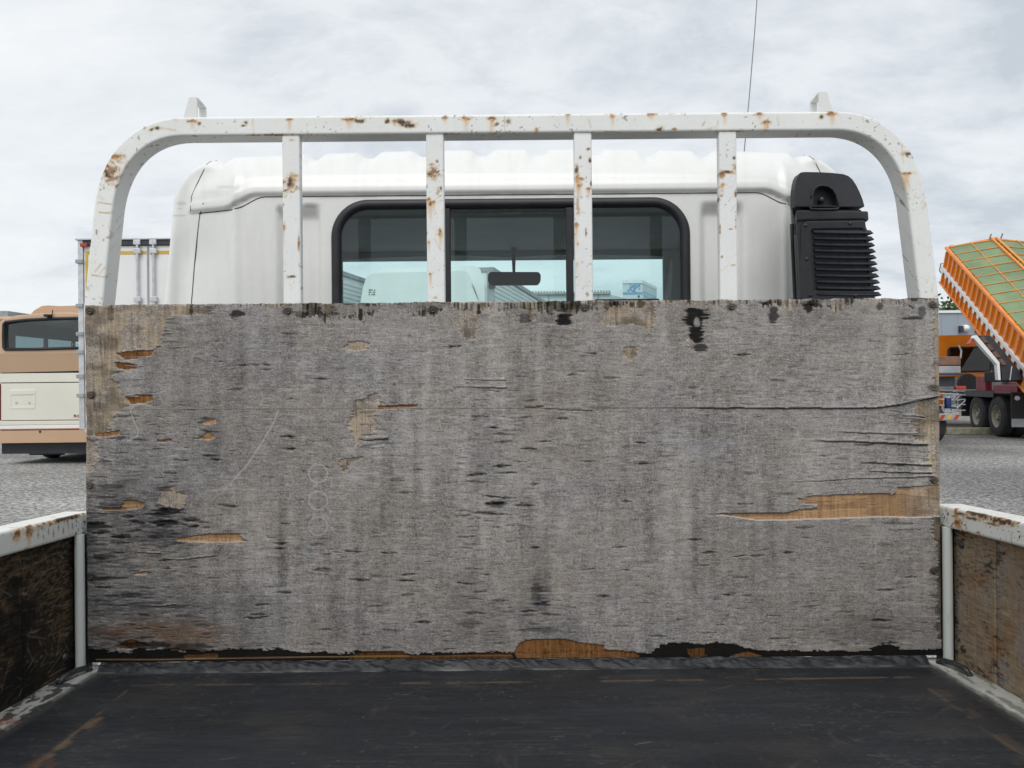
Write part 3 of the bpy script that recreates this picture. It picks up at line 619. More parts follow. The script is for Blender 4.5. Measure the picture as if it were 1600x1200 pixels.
# ---------------------------------------------------------------- chipped paint (colour by position)
def chipped(x, z, edge, marks, seed=0, dens=1.0, base=(.80, .81, .785), front=None):
    """x,z level photo pixel arrays; edge 0..1 closeness to an arris; marks: (cx,cy,rx,ry,kind,strength)"""
    C = np.zeros(x.shape + (3,), np.float32); C[...] = base
    C *= (1 - .10 * (fbm(x, z, 60, 60, seed, 3)[..., None] - .3)).astype(np.float32)
    nf = fbm(x, z, 5, 4, seed + 1, 3)
    # loose density of chips
    D = np.zeros(x.shape)
    for (cx, cy, rx, ry, kind, a) in marks:
        if kind == 'zone':
            lx, ly = lev(cx, cy); D = np.maximum(D, a * np.exp(-(((x - lx) / rx) ** 2 + ((z - ly) / ry) ** 2)))
    clump = sstep(.5, .72, fbm(x, z, 45, 30, seed + 2, 3))
    D = D + .10 * clump * dens + edge * (.30 * dens * sstep(.4, .7, fbm(x, z, 30, 30, seed + 3, 3)) + .05)
    stain = sstep(.74, .60, 1 - (nf * .55 + .45 * fbm(x, z, 12, 14, seed + 4, 2)) + .34 - D * .9) 
    yel = sstep(.60, .80, D * .9 + nf * .62)
    mixc(C, (.56, .40, .20), (yel * .6).astype(np.float32))
    net = (1 - sstep(.0, .035, np.abs(vn(x + .7 * z, z - .4 * x, 7, 5, seed + 12) - .5))) + (1 - sstep(.0, .03, np.abs(fbm(x - z, z, 9, 6, seed + 13, 2) - .5)))
    mixc(C, (.45, .27, .08), np.clip(net * sstep(.25, .5, D) * .8, 0, 1).astype(np.float32))
    deep = sstep(.80, .9, D * .85 + nf * .72)
    mixc(C, (.30, .13, .045), (deep * .8).astype(np.float32))
    dark = sstep(.90, .97, D * .85 + fbm(x, z, 6, 4, seed + 5, 3) * .72)
    mixc(C, (.055, .03, .022), (dark * .95).astype(np.float32))
    # hairline rust: fine, mostly upright
    hl = (1 - sstep(.0, .05, np.abs(vn(x, z, 6, 22, seed + 20) - .5))) * sstep(.58, .72, fbm(x, z, 26, 26, seed + 21, 3)) * dens
    mixc(C, (.50, .30, .12), np.clip(hl * .55, 0, 1).astype(np.float32))
    # sparse specks
    sp = sstep(.86, .90, vn(x, z, 3.4, 3.4, seed + 6)) * sstep(.45, .6, fbm(x, z, 40, 40, seed + 7, 2)) * dens
    mixc(C, (.10, .07, .05), (sp * .8).astype(np.float32))
    # explicit chips, drips and scratches
    for (cx, cy, rx, ry, kind, a) in marks:
        if kind == 'zone': continue
        lx, ly = lev(cx, cy)
        if kind == 'scr':          # rx, ry = vector
            t = np.clip(((x - lx) * rx + (z - ly) * ry) / (rx * rx + ry * ry), 0, 1); d = np.hypot(x - lx - t * rx, z - ly - t * ry)
            wob = 1.2 * (vn(x, z, 6, 6, seed + 9) - .5)
            m = np.clip(1.4 - (d + wob * .6), 0, 1) * (1.0 if front is None else front); mixc(C, (.50, .30, .10), (m * a).astype(np.float32)); continue
        d = np.hypot((x - lx) / rx, (z - ly) / ry) + 1.5 * (fbm(x, z, 4.5, 3.5, seed + 8, 3) - .5) + .1
        if kind in ('chip', 'rust', 'drip'):
            m = 1 - sstep(.7, 1.1, d)
            mixc(C, (.62, .38, .14), ((1 - sstep(.9, 1.9, d)) * .6 * a).astype(np.float32))
            mixc(C, (.20, .080, .030) if kind != 'chip' else (.035, .033, .035), (m * a).astype(np.float32))
        if kind in ('drip', 'rust'):
            ln = 30 if kind == 'drip' else 16
            dr = np.exp(-((x - lx - 1.2 * (vn(x * 0, z, 1, 12, seed) - .5)) / (rx * .42 + .9)) ** 2) * (z > ly) * np.clip(1 - (z - ly) / (ln * (1 + .4 * math.sin(cx))), 0, 1)
            mixc(C, (.64, .36, .12), (dr * .9 * a).astype(np.float32))
    return C

FR_MARKS = [(174, 268, 20, 24, 'zone', .66), (186, 250, 16, 14, 'zone', .5), (180, 245, 8, 3, 'rust', .9), (172, 290, 14, 10, 'zone', .5), (160, 310, 16, 8, 'zone', .35), (245, 200, 6, 2.4, 'chip', .95), (236, 203, 4, 2.4, 'chip', .9),
    (155, 332, 24, 1, 'scr', .9), (152, 317, 22, 2, 'scr', .8), (165, 372, 10, -8, 'scr', .7), (143, 430, 26, 4, 'scr', .9), (148, 425, 10, -12, 'scr', .7), (156, 428, 8, -10, 'scr', .6), (253, 200, 22, 4, 'scr', .6),
    (300, 189, 7, 2.5, 'drip', .8), (311, 194, 3, 3, 'chip', .9), (381, 196, 4, 1.5, 'chip', .95), (384, 192, 3, 3, 'chip', .9), (395, 186, 1, 26, 'scr', .45), (452, 187, 5, 1.6, 'drip', .9), (545, 187, 9, 3, 'drip', .95), (562, 189, 8, 3, 'chip', .9),
    (605, 189, 4, 3.5, 'chip', .95), (622, 189, 8, 3, 'chip', .95), (632, 193, 13, 5, 'chip', 1.0), (641, 196, 7, 4, 'chip', 1.0), (695, 184, 4, 3, 'rust', .8), (728, 185, 7, 3, 'drip', 1.0), (768, 185, 6, 3, 'drip', .95), (776, 194, 4, 3, 'chip', .8),
    (788, 182, 1, 26, 'scr', .6), (795, 189, 4, 4, 'chip', .7), (838, 203, 3, 3, 'rust', .7), (887, 180, 4, 2, 'rust', .8), (945, 206, 24, 2, 'scr', .9), (920, 187, 3, 12, 'scr', .5), (957, 181, 4, 4, 'rust', .8), (1017, 179, 7, 3, 'rust', .85), (1031, 202, 5, 4, 'chip', .95), (1054, 202, 4, 2, 'rust', .8),
    (1098, 196, 3, -6, 'scr', .8), (1132, 178, 4, 3, 'rust', .9), (1187, 178, 6, 2.5, 'rust', .9), (1197, 191, 7, 3, 'drip', 1.0), (1215, 182, 1, 14, 'scr', .5), (1283, 182, 3.2, 3.2, 'chip', .9), (1300, 178, 7, 3, 'drip', .95),
    (1348, 180, 1, 10, 'scr', .5), (1420, 240, 9, 3.5, 'chip', .9), (1430, 246, 6, 2, 'chip', .8), (1409, 225, 2, 30, 'scr', .5), (1416, 271, 10, 2.2, 'drip', 1.0), (1450, 268, 2, 2, 'chip', .7), (1445, 432, 12, 14, 'zone', .2),
    (140, 452, 14, 16, 'zone', .28), (160, 400, 14, 18, 'zone', .15), (700, 213, 60, 4, 'zone', .4), (450, 213, 80, 4, 'zone', .4), (930, 212, 60, 5, 'zone', .35), (1150, 208, 40, 4, 'zone', .35), (590, 186, 50, 4, 'zone', .3), (1000, 180, 60, 4, 'zone', .25)]

DF = 1.3955                      # front of the steel frame
def headboard():
    hw, hd = .0180, .023
    # centre line at the frame plane, metres; legs lean in, corners bend round
    zb = HC - .50; ztop = HC + .492; xb = .8035; xt = .760
    R = .155
    zc_ = HC + .315
    pts = []
    lean = (xb_l := .7905) 
    # leg from below the board up to the bend
    x_low, z_low = .7905, HC + .150; x_up, z_up = .7695, HC + .335
    slope = (x_up - x_low) / (z_up - z_low)
    for z in np.linspace(zb, z_low, 14)[:-1]: pts.append((-(x_low - .004 * float(sstep(0, .25, np.array(z_low - z)))), z))
    for z in np.arange(z_low, z_up, .0022): pts.append((-(x_low + slope * (z - z_low)), z))
    # bend: cubic Bezier from the leg to the top bar
    p0 = np.array((-x_up, z_up)); t0 = np.array((-slope, 1.0)); t0 /= np.hypot(*t0); p3 = np.array((-.615, ztop))
    p1 = p0 + t0 * .098; p2 = p3 - np.array((1, 0)) * .088
    for t in np.linspace(0, 1, 110)[:-1]:
        b = (1 - t)**3 * p0 + 3 * (1 - t)**2 * t * p1 + 3 * (1 - t) * t * t * p2 + t**3 * p3; pts.append(tuple(b))
    left = pts[:]
    for x in np.arange(-.615, 0, .0022): pts.append((x, ztop))
    pts = np.array(pts); pts = np.concatenate([pts, pts[::-1][1:] * np.array([-1, 1])])
    d = np.gradient(pts, axis=0); d /= np.hypot(d[:, 0], d[:, 1])[:, None]
    nrm = np.stack([-d[:, 1], d[:, 0]], 1)          # outward normal
    # rounded-rectangle section: (a across, b depth)
    prof = []; r = .0042
    def arc(ca, cb, a0, a1): 
        for t in np.linspace(a0, a1, 5): prof.append((ca + r * math.cos(t), cb + r * math.sin(t)))
    pi = math.pi
    arc(-hw + r, -hd + r, -pi, -pi / 2)
    for a in np.linspace(-hw + r, hw - r, 16)[1:-1]: prof.append((a, -hd))
    arc(hw - r, -hd + r, -pi / 2, 0)
    for b in np.linspace(-hd + r, hd - r, 12)[1:-1]: prof.append((hw, b))
    arc(hw - r, hd - r, 0, pi / 2); arc(-hw + r, hd - r, pi / 2, pi)
    for b in np.linspace(hd - r, -hd + r, 12)[1:-1]: prof.append((-hw, b))
    prof = np.array(prof)
    X = pts[:, 0:1] + nrm[:, 0:1] * prof[None, :, 0]; Z = pts[:, 1:2] + nrm[:, 1:2] * prof[None, :, 0]
    Y = np.broadcast_to(DF + hd + prof[None, :, 1], X.shape).copy()
    U = 800 + X / DF * F; V = 600 - (Z - HC) / DF * F
    e = np.exp(-((np.abs(prof[:, 0]) - hw) ** 2 + (np.abs(prof[:, 1]) - hd) ** 2) / (2 * .003**2))
    E = np.broadcast_to(e[None], X.shape)
    D2 = Y - DF; Vn = V + D2 / .046 * 40
    C = chipped(U, Vn, E, FR_MARKS, 100, .85, front=(Y < DF + .004))
    o = grid_obj('headboard_frame', X, Y, Z, M['paint'], TRUCK, C, wrap=True, flip=True)
    return o
FRAME = headboard()

POST_MARKS = {0: [(455, 285, 12, 22, 'zone', .62), (458, 274, 7, 1.8, 'rust', .9), (441, 284, 4, 3, 'rust', .9), (446, 300, 5, 10, 'zone', .5), (441, 354, 3.5, 5, 'drip', .9), (450, 432, 3, 2, 'chip', .9), (457, 432, 4, 2, 'chip', .9),
          (466, 375, 2, 22, 'zone', .7), (452, 440, 10, 20, 'zone', .25), (452, 410, 12, 20, 'zone', .15), (441, 319, 2, 3, 'chip', .7), (455, 218, 12, 3, 'zone', .5)],
      1: [(678, 270, 15, 16, 'zone', .62), (674, 256, 4, 2, 'rust', .8), (683, 251, 2, 2, 'chip', .9), (669, 311, 3.2, 3, 'drip', 1.0), (673, 316, 2.8, 3, 'drip', 1.0), (677.5, 315, 2.8, 3, 'drip', 1.0), (672, 319, 2, 2, 'chip', 1), (684, 300, 6, 12, 'zone', .42),
          (689, 294, 2, 4, 'chip', .9), (688, 363, 4, 5, 'drip', .95), (670, 377, 2, 2, 'drip', 1.0), (672, 428, 2.2, 2, 'drip', 1.0), (666, 364, 1.5, 3, 'chip', .9), (678, 372, 10, 18, 'scr', .4), (665, 290, 2, 3, 'chip', .8)],
      2: [(901, 266, 3, 8, 'chip', .9), (905, 278, 8, 2.4, 'drip', 1.0), (902, 277, 3, 6, 'drip', 1.0), (904, 290, 3, 3, 'drip', .9), (901, 350, 3, 4, 'drip', 1.0), (920, 232, 3, 2, 'chip', 1), (922, 250, 2.5, 4, 'chip', 1), (907, 245, 2, 3, 'chip', .8), (920, 295, 4, 2.5, 'rust', 1),
          (916, 361, 1.4, 6, 'chip', .8), (924, 285, 1.5, 5, 'chip', .9), (903, 272, 4, 10, 'zone', .5), (918, 459, 2, 4, 'chip', .6), (903, 320, 2.5, 14, 'drip', .5), (903, 380, 2.0, 3, 'drip', .5), (902, 412, 2.0, 3, 'drip', .4)],
      3: [(1137, 268, 12, 3, 'zone', .9), (1140, 270, 13, 1, 'scr', .9), (1129, 272, 4, 5, 'rust', .9), (1149, 262, 3, 6, 'rust', .7), (1130, 288, 3, 3, 'drip', .9), (1128, 300, 4, 14, 'zone', .5), (1148, 246, 2.4, 2.4, 'chip', 1), (1150, 302, 2, 5, 'chip', .9),
          (1124, 312, 1.5, 5, 'chip', .8), (1143, 330, 6, -10, 'scr', .3), (1150, 345, 1.2, 20, 'zone', .6), (1143, 357, 6, 2, 'zone', .6), (1129, 401, 1.5, 2, 'chip', .8), (1146, 414, 4, 1.2, 'chip', .5), (1126, 360, 1, 16, 'zone', .5)]}
def post(i, xc):
    hw, dp = .0168, .018
    yf = DF + .0035
    zt, zb = HC + .4745, HC - .46
    zs = np.concatenate([np.linspace(zb, HC + .14, 20)[:-1], np.arange(HC + .14, zt, .0022), [zt]])
    prof = []; r = .0028
    for (ca, cb, a0) in ((-1, -1, -math.pi), (1, -1, -math.pi / 2), (1, 1, 0), (-1, 1, math.pi / 2)):
        for t in np.linspace(a0, a0 + math.pi / 2, 4): prof.append((ca * (hw - r) + r * math.cos(t), cb * (dp / 2 - r) + r * math.sin(t)))
        if (ca, cb) == (-1, -1):
            for a in np.linspace(-hw + r, hw - r, 15)[1:-1]: prof.append((a, -dp / 2))
        if (ca, cb) == (1, -1):
            for b in np.linspace(-dp / 2 + r, dp / 2 - r, 6)[1:-1]: prof.append((hw, b))
    prof = np.array(prof)
    X = np.broadcast_to(xc + prof[None, :, 0], (len(zs), len(prof))).copy(); Z = np.broadcast_to(zs[:, None], X.shape).copy()
    Y = np.broadcast_to(yf + dp / 2 + prof[None, :, 1], X.shape).copy()
    U = 800 + X / DF * F; V = 600 - (Z - HC) / DF * F
    e = np.exp(-((np.abs(prof[:, 0]) - hw) ** 2 + (prof[:, 1] + dp / 2) ** 2) / (2 * .002**2)); E = np.broadcast_to(e[None], X.shape) * .8
    C = chipped(U, V, E, POST_MARKS[i], 120 + i * 7, .6, base=(.82, .83, .81))
    return grid_obj('frame_post', X, Y, Z, M['paint'], FRAME, C, wrap=True, flip=True)
for i, px in enumerate((454.5, 680, 912, 1139)):
    post(i, (lev(px, 340)[0] - 800) / F * DF)

def hook(sgn, pxs):
    # bent strap: trapezoid front leg, sloping top, short rear leg
    mb = MB(); t = .004
    base_z = HC + .492 + .018; xc = pxs
    w0, w1 = .0265, .0155; h = .038; d = .044
    y0 = DF + .003
    # in-plane x offset grows inwards as strap goes back
    def quad(xa, xb, y, z): return [(xa, y, z), (xb, y, z)]
    s = sgn
    sec = [(0.0, 0.0, w0, 0), (0.0, h, w1, 1), (.012, h + .001, w1, 2), (d, h - .003, .0135, 3), (d + .002, -.004, .0135, 4)]
    inner = []; outer = []
    for (yy, zz, w, k) in sec:
        # the inner edge (towards the middle of the truck) stays vertical
        xi = xc - s * 0.0; xo = xc + s * w
        outer.append((Vector((xi, y0 + yy, base_z + zz)), Vector((xo, y0 + yy, base_z + zz))))
        off = {0: (t, 0), 1: (t, -t), 2: (-.001, -t), 3: (-t, -t * .8), 4: (-t, 0)}[k]
        inner.append((Vector((xi, y0 + yy + off[0], base_z + zz + off[1])), Vector((xo, y0 + yy + off[0], base_z + zz + off[1]))))
    for k in range(len(sec) - 1):
        mb.hexa([outer[k][0], outer[k][1], outer[k + 1][1], outer[k + 1][0]], [inner[k][0], inner[k][1], inner[k + 1][1], inner[k + 1][0]])
    o = mb.build('rope_hook', M['hookpaint'], FRAME, bevel=.0008)
M['hookpaint'] = mat('worn_white_paint', (.76, .77, .75), rough=.45, col2=(.58, .56, .52), vscale=30, detail=8, lo=.28, hi=.4)
hook(-1, (lev(307, 185)[0] - 800) / F * DF); hook(1, (lev(1281, 175)[0] - 800) / F * DF)

# ---------------------------------------------------------------- bed floor
def floor():
    xs = np.arange(-.768, .7681, .0024); ys = np.concatenate([np.linspace(-2.2, .90, 14)[:-1], np.arange(.90, 1.386, .0022)])
    X, Y = np.meshgrid(xs, ys)
    mmx, mmy = X * 1000, Y * 1000
    C = np.zeros(X.shape + (3,), np.float32); C[...] = (.0175, .0195, .0235)
    a = fbm(mmx, mmy, 220, 26, 1, 5) - .5; b = fbm(mmx, mmy, 40, 5, 2, 3) - .5; c = fbm(mmx, mmy, 400, 250, 3, 3) - .5
    C *= (1 + .7 * a + .45 * b + .6 * c)[..., None].astype(np.float32)
    sc = sstep(.62, .8, fbm(mmx, mmy, 90, 3.2, 4, 3)) * sstep(.45, .65, fbm(mmx, mmy, 200, 90, 5, 3)); mixc(C, (.07, .07, .068), (sc * .26).astype(np.float32))
    sc = sstep(.66, .8, fbm(mmx, mmy, 14, 60, 6, 3)) * sstep(.5, .7, fbm(mmx, mmy, 90, 90, 7, 3)); mixc(C, (.06, .055, .05), (sc * .35).astype(np.float32))
    rng = np.random.default_rng(5)
    def seg(x1, y1, x2, y2, w, al, col, br=None):
        dx, dy = x2 - x1, y2 - y1; t = np.clip(((X - x1) * dx + (Y - y1) * dy) / (dx * dx + dy * dy), 0, 1)
        d = np.hypot(X - x1 - t * dx, Y - y1 - t * dy) + (.5 * w * (fbm(mmx, mmy, 18, 18, 11, 3) - .5))
        m = np.clip(1.2 - d / w, 0, 1) * al
        if br is not None: m = m * sstep(.5 - br, .62 - br, fbm(mmx, mmy, 45, 45, 12, 3))
        mixc(C, col, m.astype(np.float32))
    # worn rectangle outline where a hatch or load frame rubbed
    BR = (.12, .082, .052)
    seg(-.20, 1.300, .70, 1.308, .005, .75, BR, .12); seg(-.56, 1.302, -.20, 1.300, .005, .5, BR, .05); seg(.16, 1.327, .6, 1.329, .005, .3, (.07, .055, .035), .05)
    seg(-.672, 1.300, -.605, 1.305, .0022, .7, BR); seg(-.672, 1.300, -.655, 1.05, .003, .6, BR, .15); seg(-.655, 1.16, -.650, .95, .010, .8, BR, .06); seg(-.60, 1.305, -.61, 1.29, .002, .6, BR)
    seg(.705, 1.308, .690, .95, .006, .45, BR, .05); seg(.72, 1.25, .70, 1.0, .012, .3, BR, .0); seg(-.645, 1.02, -.64, .9, .022, .8, (.10, .035, .02), .02)
    for k in range(60):
        x = rng.uniform(-.75, .75); y = rng.uniform(.95, 1.37); l = rng.uniform(.004, .04); an = rng.normal(0, .35) if rng.random() < .7 else rng.uniform(0, 3.1)
        i0 = np.searchsorted(xs, x - l) ; i1 = np.searchsorted(xs, x + l); j0 = np.searchsorted(ys, y - l); j1 = np.searchsorted(ys, y + l)
        if i1 <= i0 or j1 <= j0: continue
        Xs, Ys = X[j0:j1, i0:i1], Y[j0:j1, i0:i1]; dx, dy = math.cos(an) * l, math.sin(an) * l
        t = np.clip(((Xs - x) * dx + (Ys - y) * dy) / (dx * dx + dy * dy), 0, 1); d = np.hypot(Xs - x - t * dx, Ys - y - t * dy)
        m = np.clip(1.2 - d / .0014, 0, 1) * rng.uniform(.08, .35) * (rng.random() < .9); Cs = C[j0:j1, i0:i1]; mixc(Cs, (.15, .14, .13) if rng.random() < .8 else (.25, .24, .2), m.astype(np.float32))
    for k in range(70):
        x = rng.uniform(-.76, .76); y = rng.uniform(.95, 1.37); r = rng.uniform(.0012, .003)
        i = np.searchsorted(xs, x); j = np.searchsorted(ys, y)
        if j < 16: continue
        C[j, i] = C[j, i] * .6 + .4 * np.array((.25, .24, .22))
    du = sstep(.45, .75, fbm(mmx, mmy, 120, 70, 40, 5)); mixc(C, (.065, .058, .05), (du * .22).astype(np.float32))
    du = sstep(.62, .8, fbm(mmx, mmy, 9, 7, 41, 3)) * sstep(.4, .6, fbm(mmx, mmy, 150, 90, 42, 3)); mixc(C, (.11, .10, .085), (du * .25).astype(np.float32))
    # paler dusty edges
    d = np.minimum(X + .768, .768 - X); mixc(C, (.075, .078, .075), (.5 * (1 - sstep(.0, .02, d + .014 * (fbm(mmx, mmy, 60, 60, 13, 3) - .5)))).astype(np.float32))
    Z = bedz(Y, 0) + .0016 * (fbm(mmx, mmy, 260, 160, 8, 3) - .5) + .0005 * b
    o = grid_obj('bed_floor', X, Y, Z, M['floor'], TRUCK, C)
    MB().hexa([(-.86, -2.2, bedz(-2.2, -.006)), (.86, -2.2, bedz(-2.2, -.006)), (.86, -2.2, bedz(-2.2, -.08)), (-.86, -2.2, bedz(-2.2, -.08))],
              [(-.86, 1.43, bedz(1.43, -.006)), (.86, 1.43, bedz(1.43, -.006)), (.86, 1.43, bedz(1.43, -.08)), (-.86, 1.43, bedz(1.43, -.08))]).build('floor_plate', M['darkframe'], o)
    # sealed rubber fold in front of the foot of the plywood
    xs = np.arange(-.768, .768, .003); t = np.linspace(0, 1, 16)
    Xr, T = np.meshgrid(xs, t); mx = Xr * 1000
    fold = fbm(mx + 26 * T, T * 20, 34, 20, 20, 3) - .5; f2 = fbm(mx + 40 * T, T * 60, 12, 12, 21, 2) - .5
    hgt = .0145 + .006 * (fbm(mx, mx * 0, 130, 1, 22, 3) - .5)
    ang = T * math.pi * .62
    Yr = 1.3795 - .0025 - .019 * (1 - T) ** 1.3 - .008 * fold * np.sin(T * math.pi) - .004 * f2 * np.sin(T * math.pi)
    Zr = bedz(1.37, .0012) + hgt * np.sin(ang) ** 1.2 * (T > 0) + (.009 * fold + .005 * f2) * np.sin(T * math.pi) 
    Cr = np.zeros(Xr.shape + (3,), np.float32); Cr[...] = (.014, .0155, .019); Cr *= (1 + 1.8 * fold + 1.2 * f2)[..., None].astype(np.float32)
    mixc(Cr, (.10, .10, .09), (sstep(.50, .75, fbm(mx, T * 30, 40, 3, 23, 3)) * (1 - sstep(.03, .2, T)) * .8).astype(np.float32))
    mixc(Cr, (.008, .008, .009), (sstep(.8, 1, T) * .7).astype(np.float32))
    s = grid_obj('rubber_seal', Xr, Yr, Zr, M['floor'], o, Cr)
    # ledges at the foot of the gates
    for sx in (-1, 1):
        x0, x1 = .766, .826
        U = np.linspace(x0, x1, 26); Yv = np.concatenate([np.linspace(-2.0, 1.0, 12)[:-1], np.arange(1.0, 1.395, .002)])
        A, B = np.meshgrid(U, Yv); ma, mbb = A * 1000, B * 1000
        Cl = np.zeros(A.shape + (3,), np.float32); Cl[...] = (.50, .51, .47)
        Cl *= (1 - .5 * (fbm(ma, mbb, 30, 30, 30 + sx, 4)[..., None] - .3)).astype(np.float32)
        mixc(Cl, (.04, .042, .042), (sstep(.50, .58, fbm(ma, mbb, 14, 26, 31 + sx, 4)) * (.9 if sx < 0 else .55)).astype(np.float32))
        mixc(Cl, (.22, .06, .03), (np.exp(-(((B - (1.13 if sx < 0 else .9)) / .03) ** 2)) * sstep(.35, .6, fbm(ma, mbb, 12, 12, 33, 3)) * .9).astype(np.float32))
        mixc(Cl, (.03, .03, .03), (.8 * (1 - sstep(.002, .012, A - x0 + .008 * (fbm(ma, mbb, 20, 20, 35, 3) - .5)))).astype(np.float32))
        Zl = bedz(B, .0025) - .0035 * (A < x0 + .002) + .001 * (fbm(ma, mbb, 20, 20, 36, 3) - .5)
        l = grid_obj('floor_ledge', sx * A, B, Zl, M['paint'], o, Cl, flip=(sx < 0))
        # bent rod tie-down in the corner
        pts = [Vector((sx * .787, 1.372, bedz(1.37, .004))), Vector((sx * .789, 1.362, bedz(1.36, .011))), Vector((sx * .795, 1.338, bedz(1.34, .014))), Vector((sx * .801, 1.312, bedz(1.31, .012))), Vector((sx * .803, 1.302, bedz(1.30, .003)))]
        MB().tube(pts, .0052, 12).build('tie_down_loop', M['darksteel'], o, smooth=True)
    return o
FLOOR = floor()

# ---------------------------------------------------------------- side gates
def gate(sx):
    root_pts = []
    # top rail 50 x 40, rounded, painted
    prof = []; r = .005; x0, x1, h0, h1 = .806, .858, .2535, .2935
    def arc(ca, cb, a0):
        for t in np.linspace(a0, a0 + math.pi / 2, 4): prof.append((ca + r * math.cos(t), cb + r * math.sin(t)))
    arc(x0 + r, h0 + r, -math.pi)
    for a in np.linspace(x0 + r, x1 - r, 10)[1:-1]: prof.append((a, h0))
    arc(x1 - r, h0 + r, -math.pi / 2)
    for a in np.linspace(h0 + r, h1 - r, 8)[1:-1]: prof.append((x1, a))
    arc(x1 - r, h1 - r, 0)
    for a in np.linspace(x1 - r, x0 + r, 24)[1:-1]: prof.append((a, h1))
    arc(x0 + r, h1 - r, math.pi / 2)
    for a in np.linspace(h1 - r, h0 + r, 20)[1:-1]: prof.append((x0, a))
    prof = np.array(prof)
    ys = np.concatenate([np.linspace(-2.0, 1.05, 12)[:-1], np.arange(1.05, 1.408, .0018), [1.408]])
    Y = np.broadcast_to(ys[:, None], (len(ys), len(prof))).copy(); X = np.broadcast_to(prof[None, :, 0], Y.shape).copy(); Hh = np.broadcast_to(prof[None, :, 1], Y.shape)
    Z = bedz(Y, Hh)
    e = np.exp(-((np.abs(prof[:, 0] - .832) - .026) ** 2 + (np.abs(prof[:, 1] - .2735) - .020) ** 2) / (2 * .0035**2)); E = np.broadcast_to(e[None], X.shape)
    U = 800 + Y * 900 + 3000 * sx; V = -(Hh - .2935) * 900 + np.where(X > .81, (X - .806) * -700, 0) * (Hh > .29) + 600   # unwrapped sheet
    # marks given as (y, mm below the top, rx, ry) on this unwrapped sheet
    mk = []
    def mark(y, dn, rx, ry, kind, a):
        u = 800 + y * 900 + 3000 * sx; v = 600 + dn * .9
        # undo lev()
        dx, dy = u - 800, v - 600; px = 800 + dx * math.cos(ROLL) + dy * math.sin(ROLL); py = 600 + dy * math.cos(ROLL) - dx * math.sin(ROLL)
        mk.append((px, py, rx, ry, kind, a))
    if sx > 0:
        mark(1.345, 10, 5, 12, 'rust', 1.0); mark(1.34, 28, 10, 7, 'drip', .95); mark(1.33, 8, 16, 3, 'chip', .8); mark(1.30, 12, 20, 2.5, 'chip', .9); mark(1.27, 2, 40, 8, 'zone', .6); mark(1.22, 4, 40, 10, 'zone', .7); mark(1.25, 14, 16, 2, 'chip', .8)
        mark(1.28, 34, 5, 2, 'rust', .8); mark(1.37, 14, 3, 3, 'chip', .8)
    else:
        mark(1.20, 10, 8, 8, 'drip', .95); mark(1.23, 12, 8, 7, 'drip', .95); mark(1.29, 4, 60, 8, 'zone', .55); mark(1.34, 2, 50, 8, 'zone', .6); mark(1.25, 6, 40, 14, 'zone', .45)
        for k in range(9): mark(1.24 + k * .014, 12 + (k * 7) % 16, 1.6, 6, 'chip', .6)
    C = chipped(U, V, E, mk, 200 + 10 * sx, 1.5, base=(.77, .78, .74))
    g = grid_obj('side_gate', sx * X, Y, Z, M['paint'], TRUCK, C, wrap=True, flip=(sx > 0))
    g['label'] = 'left side gate lined with blackened plywood' if sx < 0 else 'right side gate lined with brown plywood'
    # end caps
    capf = MB(); n = len(prof)
    capf.add([(sx * p[0], 1.408, bedz(1.408, p[1])) for p in prof], [tuple(range(n))]); capf.build('rail_end_plate', M['hookpaint'], g)
    # corner pipe
    xp = .8065; zt = bedz(1.372, .2545); zb = bedz(1.372, .002)
    mb = MB(); mb.tube([(sx * xp, 1.374, zb), (sx * xp, 1.374, (zb + zt) / 2), (sx * xp, 1.374, zt)], .0085, 18)
    mb.build('corner_pipe', M['pipe'], g, smooth=True, auto=40)
    # outer skin and lining boards
    MB().span((sx * .7985, 1.390, bedz(1.39, .0)), (sx * .8345, 1.399, bedz(1.39, .2530))).build('dark_gap_filler', M['darkframe'], g)  # black strip added to fill the see-through gap with shade
    MB().hexa([(sx * .835, -2, bedz(-2, 0)), (sx * .850, -2, bedz(-2, 0)), (sx * .850, -2, bedz(-2, .253)), (sx * .835, -2, bedz(-2, .253))],
              [(sx * .835, 1.40, bedz(1.4, 0)), (sx * .850, 1.40, bedz(1.4, 0)), (sx * .850, 1.40, bedz(1.4, .253)), (sx * .835, 1.40, bedz(1.4, .253))]).build('outer_skin', M['hookpaint'], g)
    cuts = [1.384, 1.238, .95, .3, -.6, -2.0] if sx < 0 else [1.384, 1.262, .95, .3, -.6, -2.0]
    for k in range(5):
        ya, yb = cuts[k + 1] + .0009, cuts[k] - .0009
        st = .0017 if k == 0 else (.002 if k == 1 else .03)
        yy = np.arange(ya, yb + st / 2, st); yy[-1] = yb; hh = np.arange(.002, .253, .0017 if k < 2 else .01)
        A, B = np.meshgrid(yy, hh); a, b = A * 1000, B * 1000
        f1 = fbm(a, b, 22, 2.4, 50 + sx, 3) - .5; f2 = fbm(a, b, 60, 50, 52 + sx + k, 4); v1 = fbm(a, b, 2.6, 30, 54 + k, 3) - .5
        Cg = np.zeros(A.shape + (3,), np.float32)
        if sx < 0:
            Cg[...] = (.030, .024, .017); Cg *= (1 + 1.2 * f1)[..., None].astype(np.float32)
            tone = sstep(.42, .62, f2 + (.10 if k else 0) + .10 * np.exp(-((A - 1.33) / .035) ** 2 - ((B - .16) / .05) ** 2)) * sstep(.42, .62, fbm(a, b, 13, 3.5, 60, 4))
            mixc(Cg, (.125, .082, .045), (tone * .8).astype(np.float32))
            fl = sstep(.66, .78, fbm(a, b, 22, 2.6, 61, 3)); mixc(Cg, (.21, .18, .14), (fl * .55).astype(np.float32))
            fl = sstep(.70, .80, fbm(a + .5 * b, b, 3, 20, 62, 3)); mixc(Cg, (.22, .19, .15), (fl * .45).astype(np.float32))
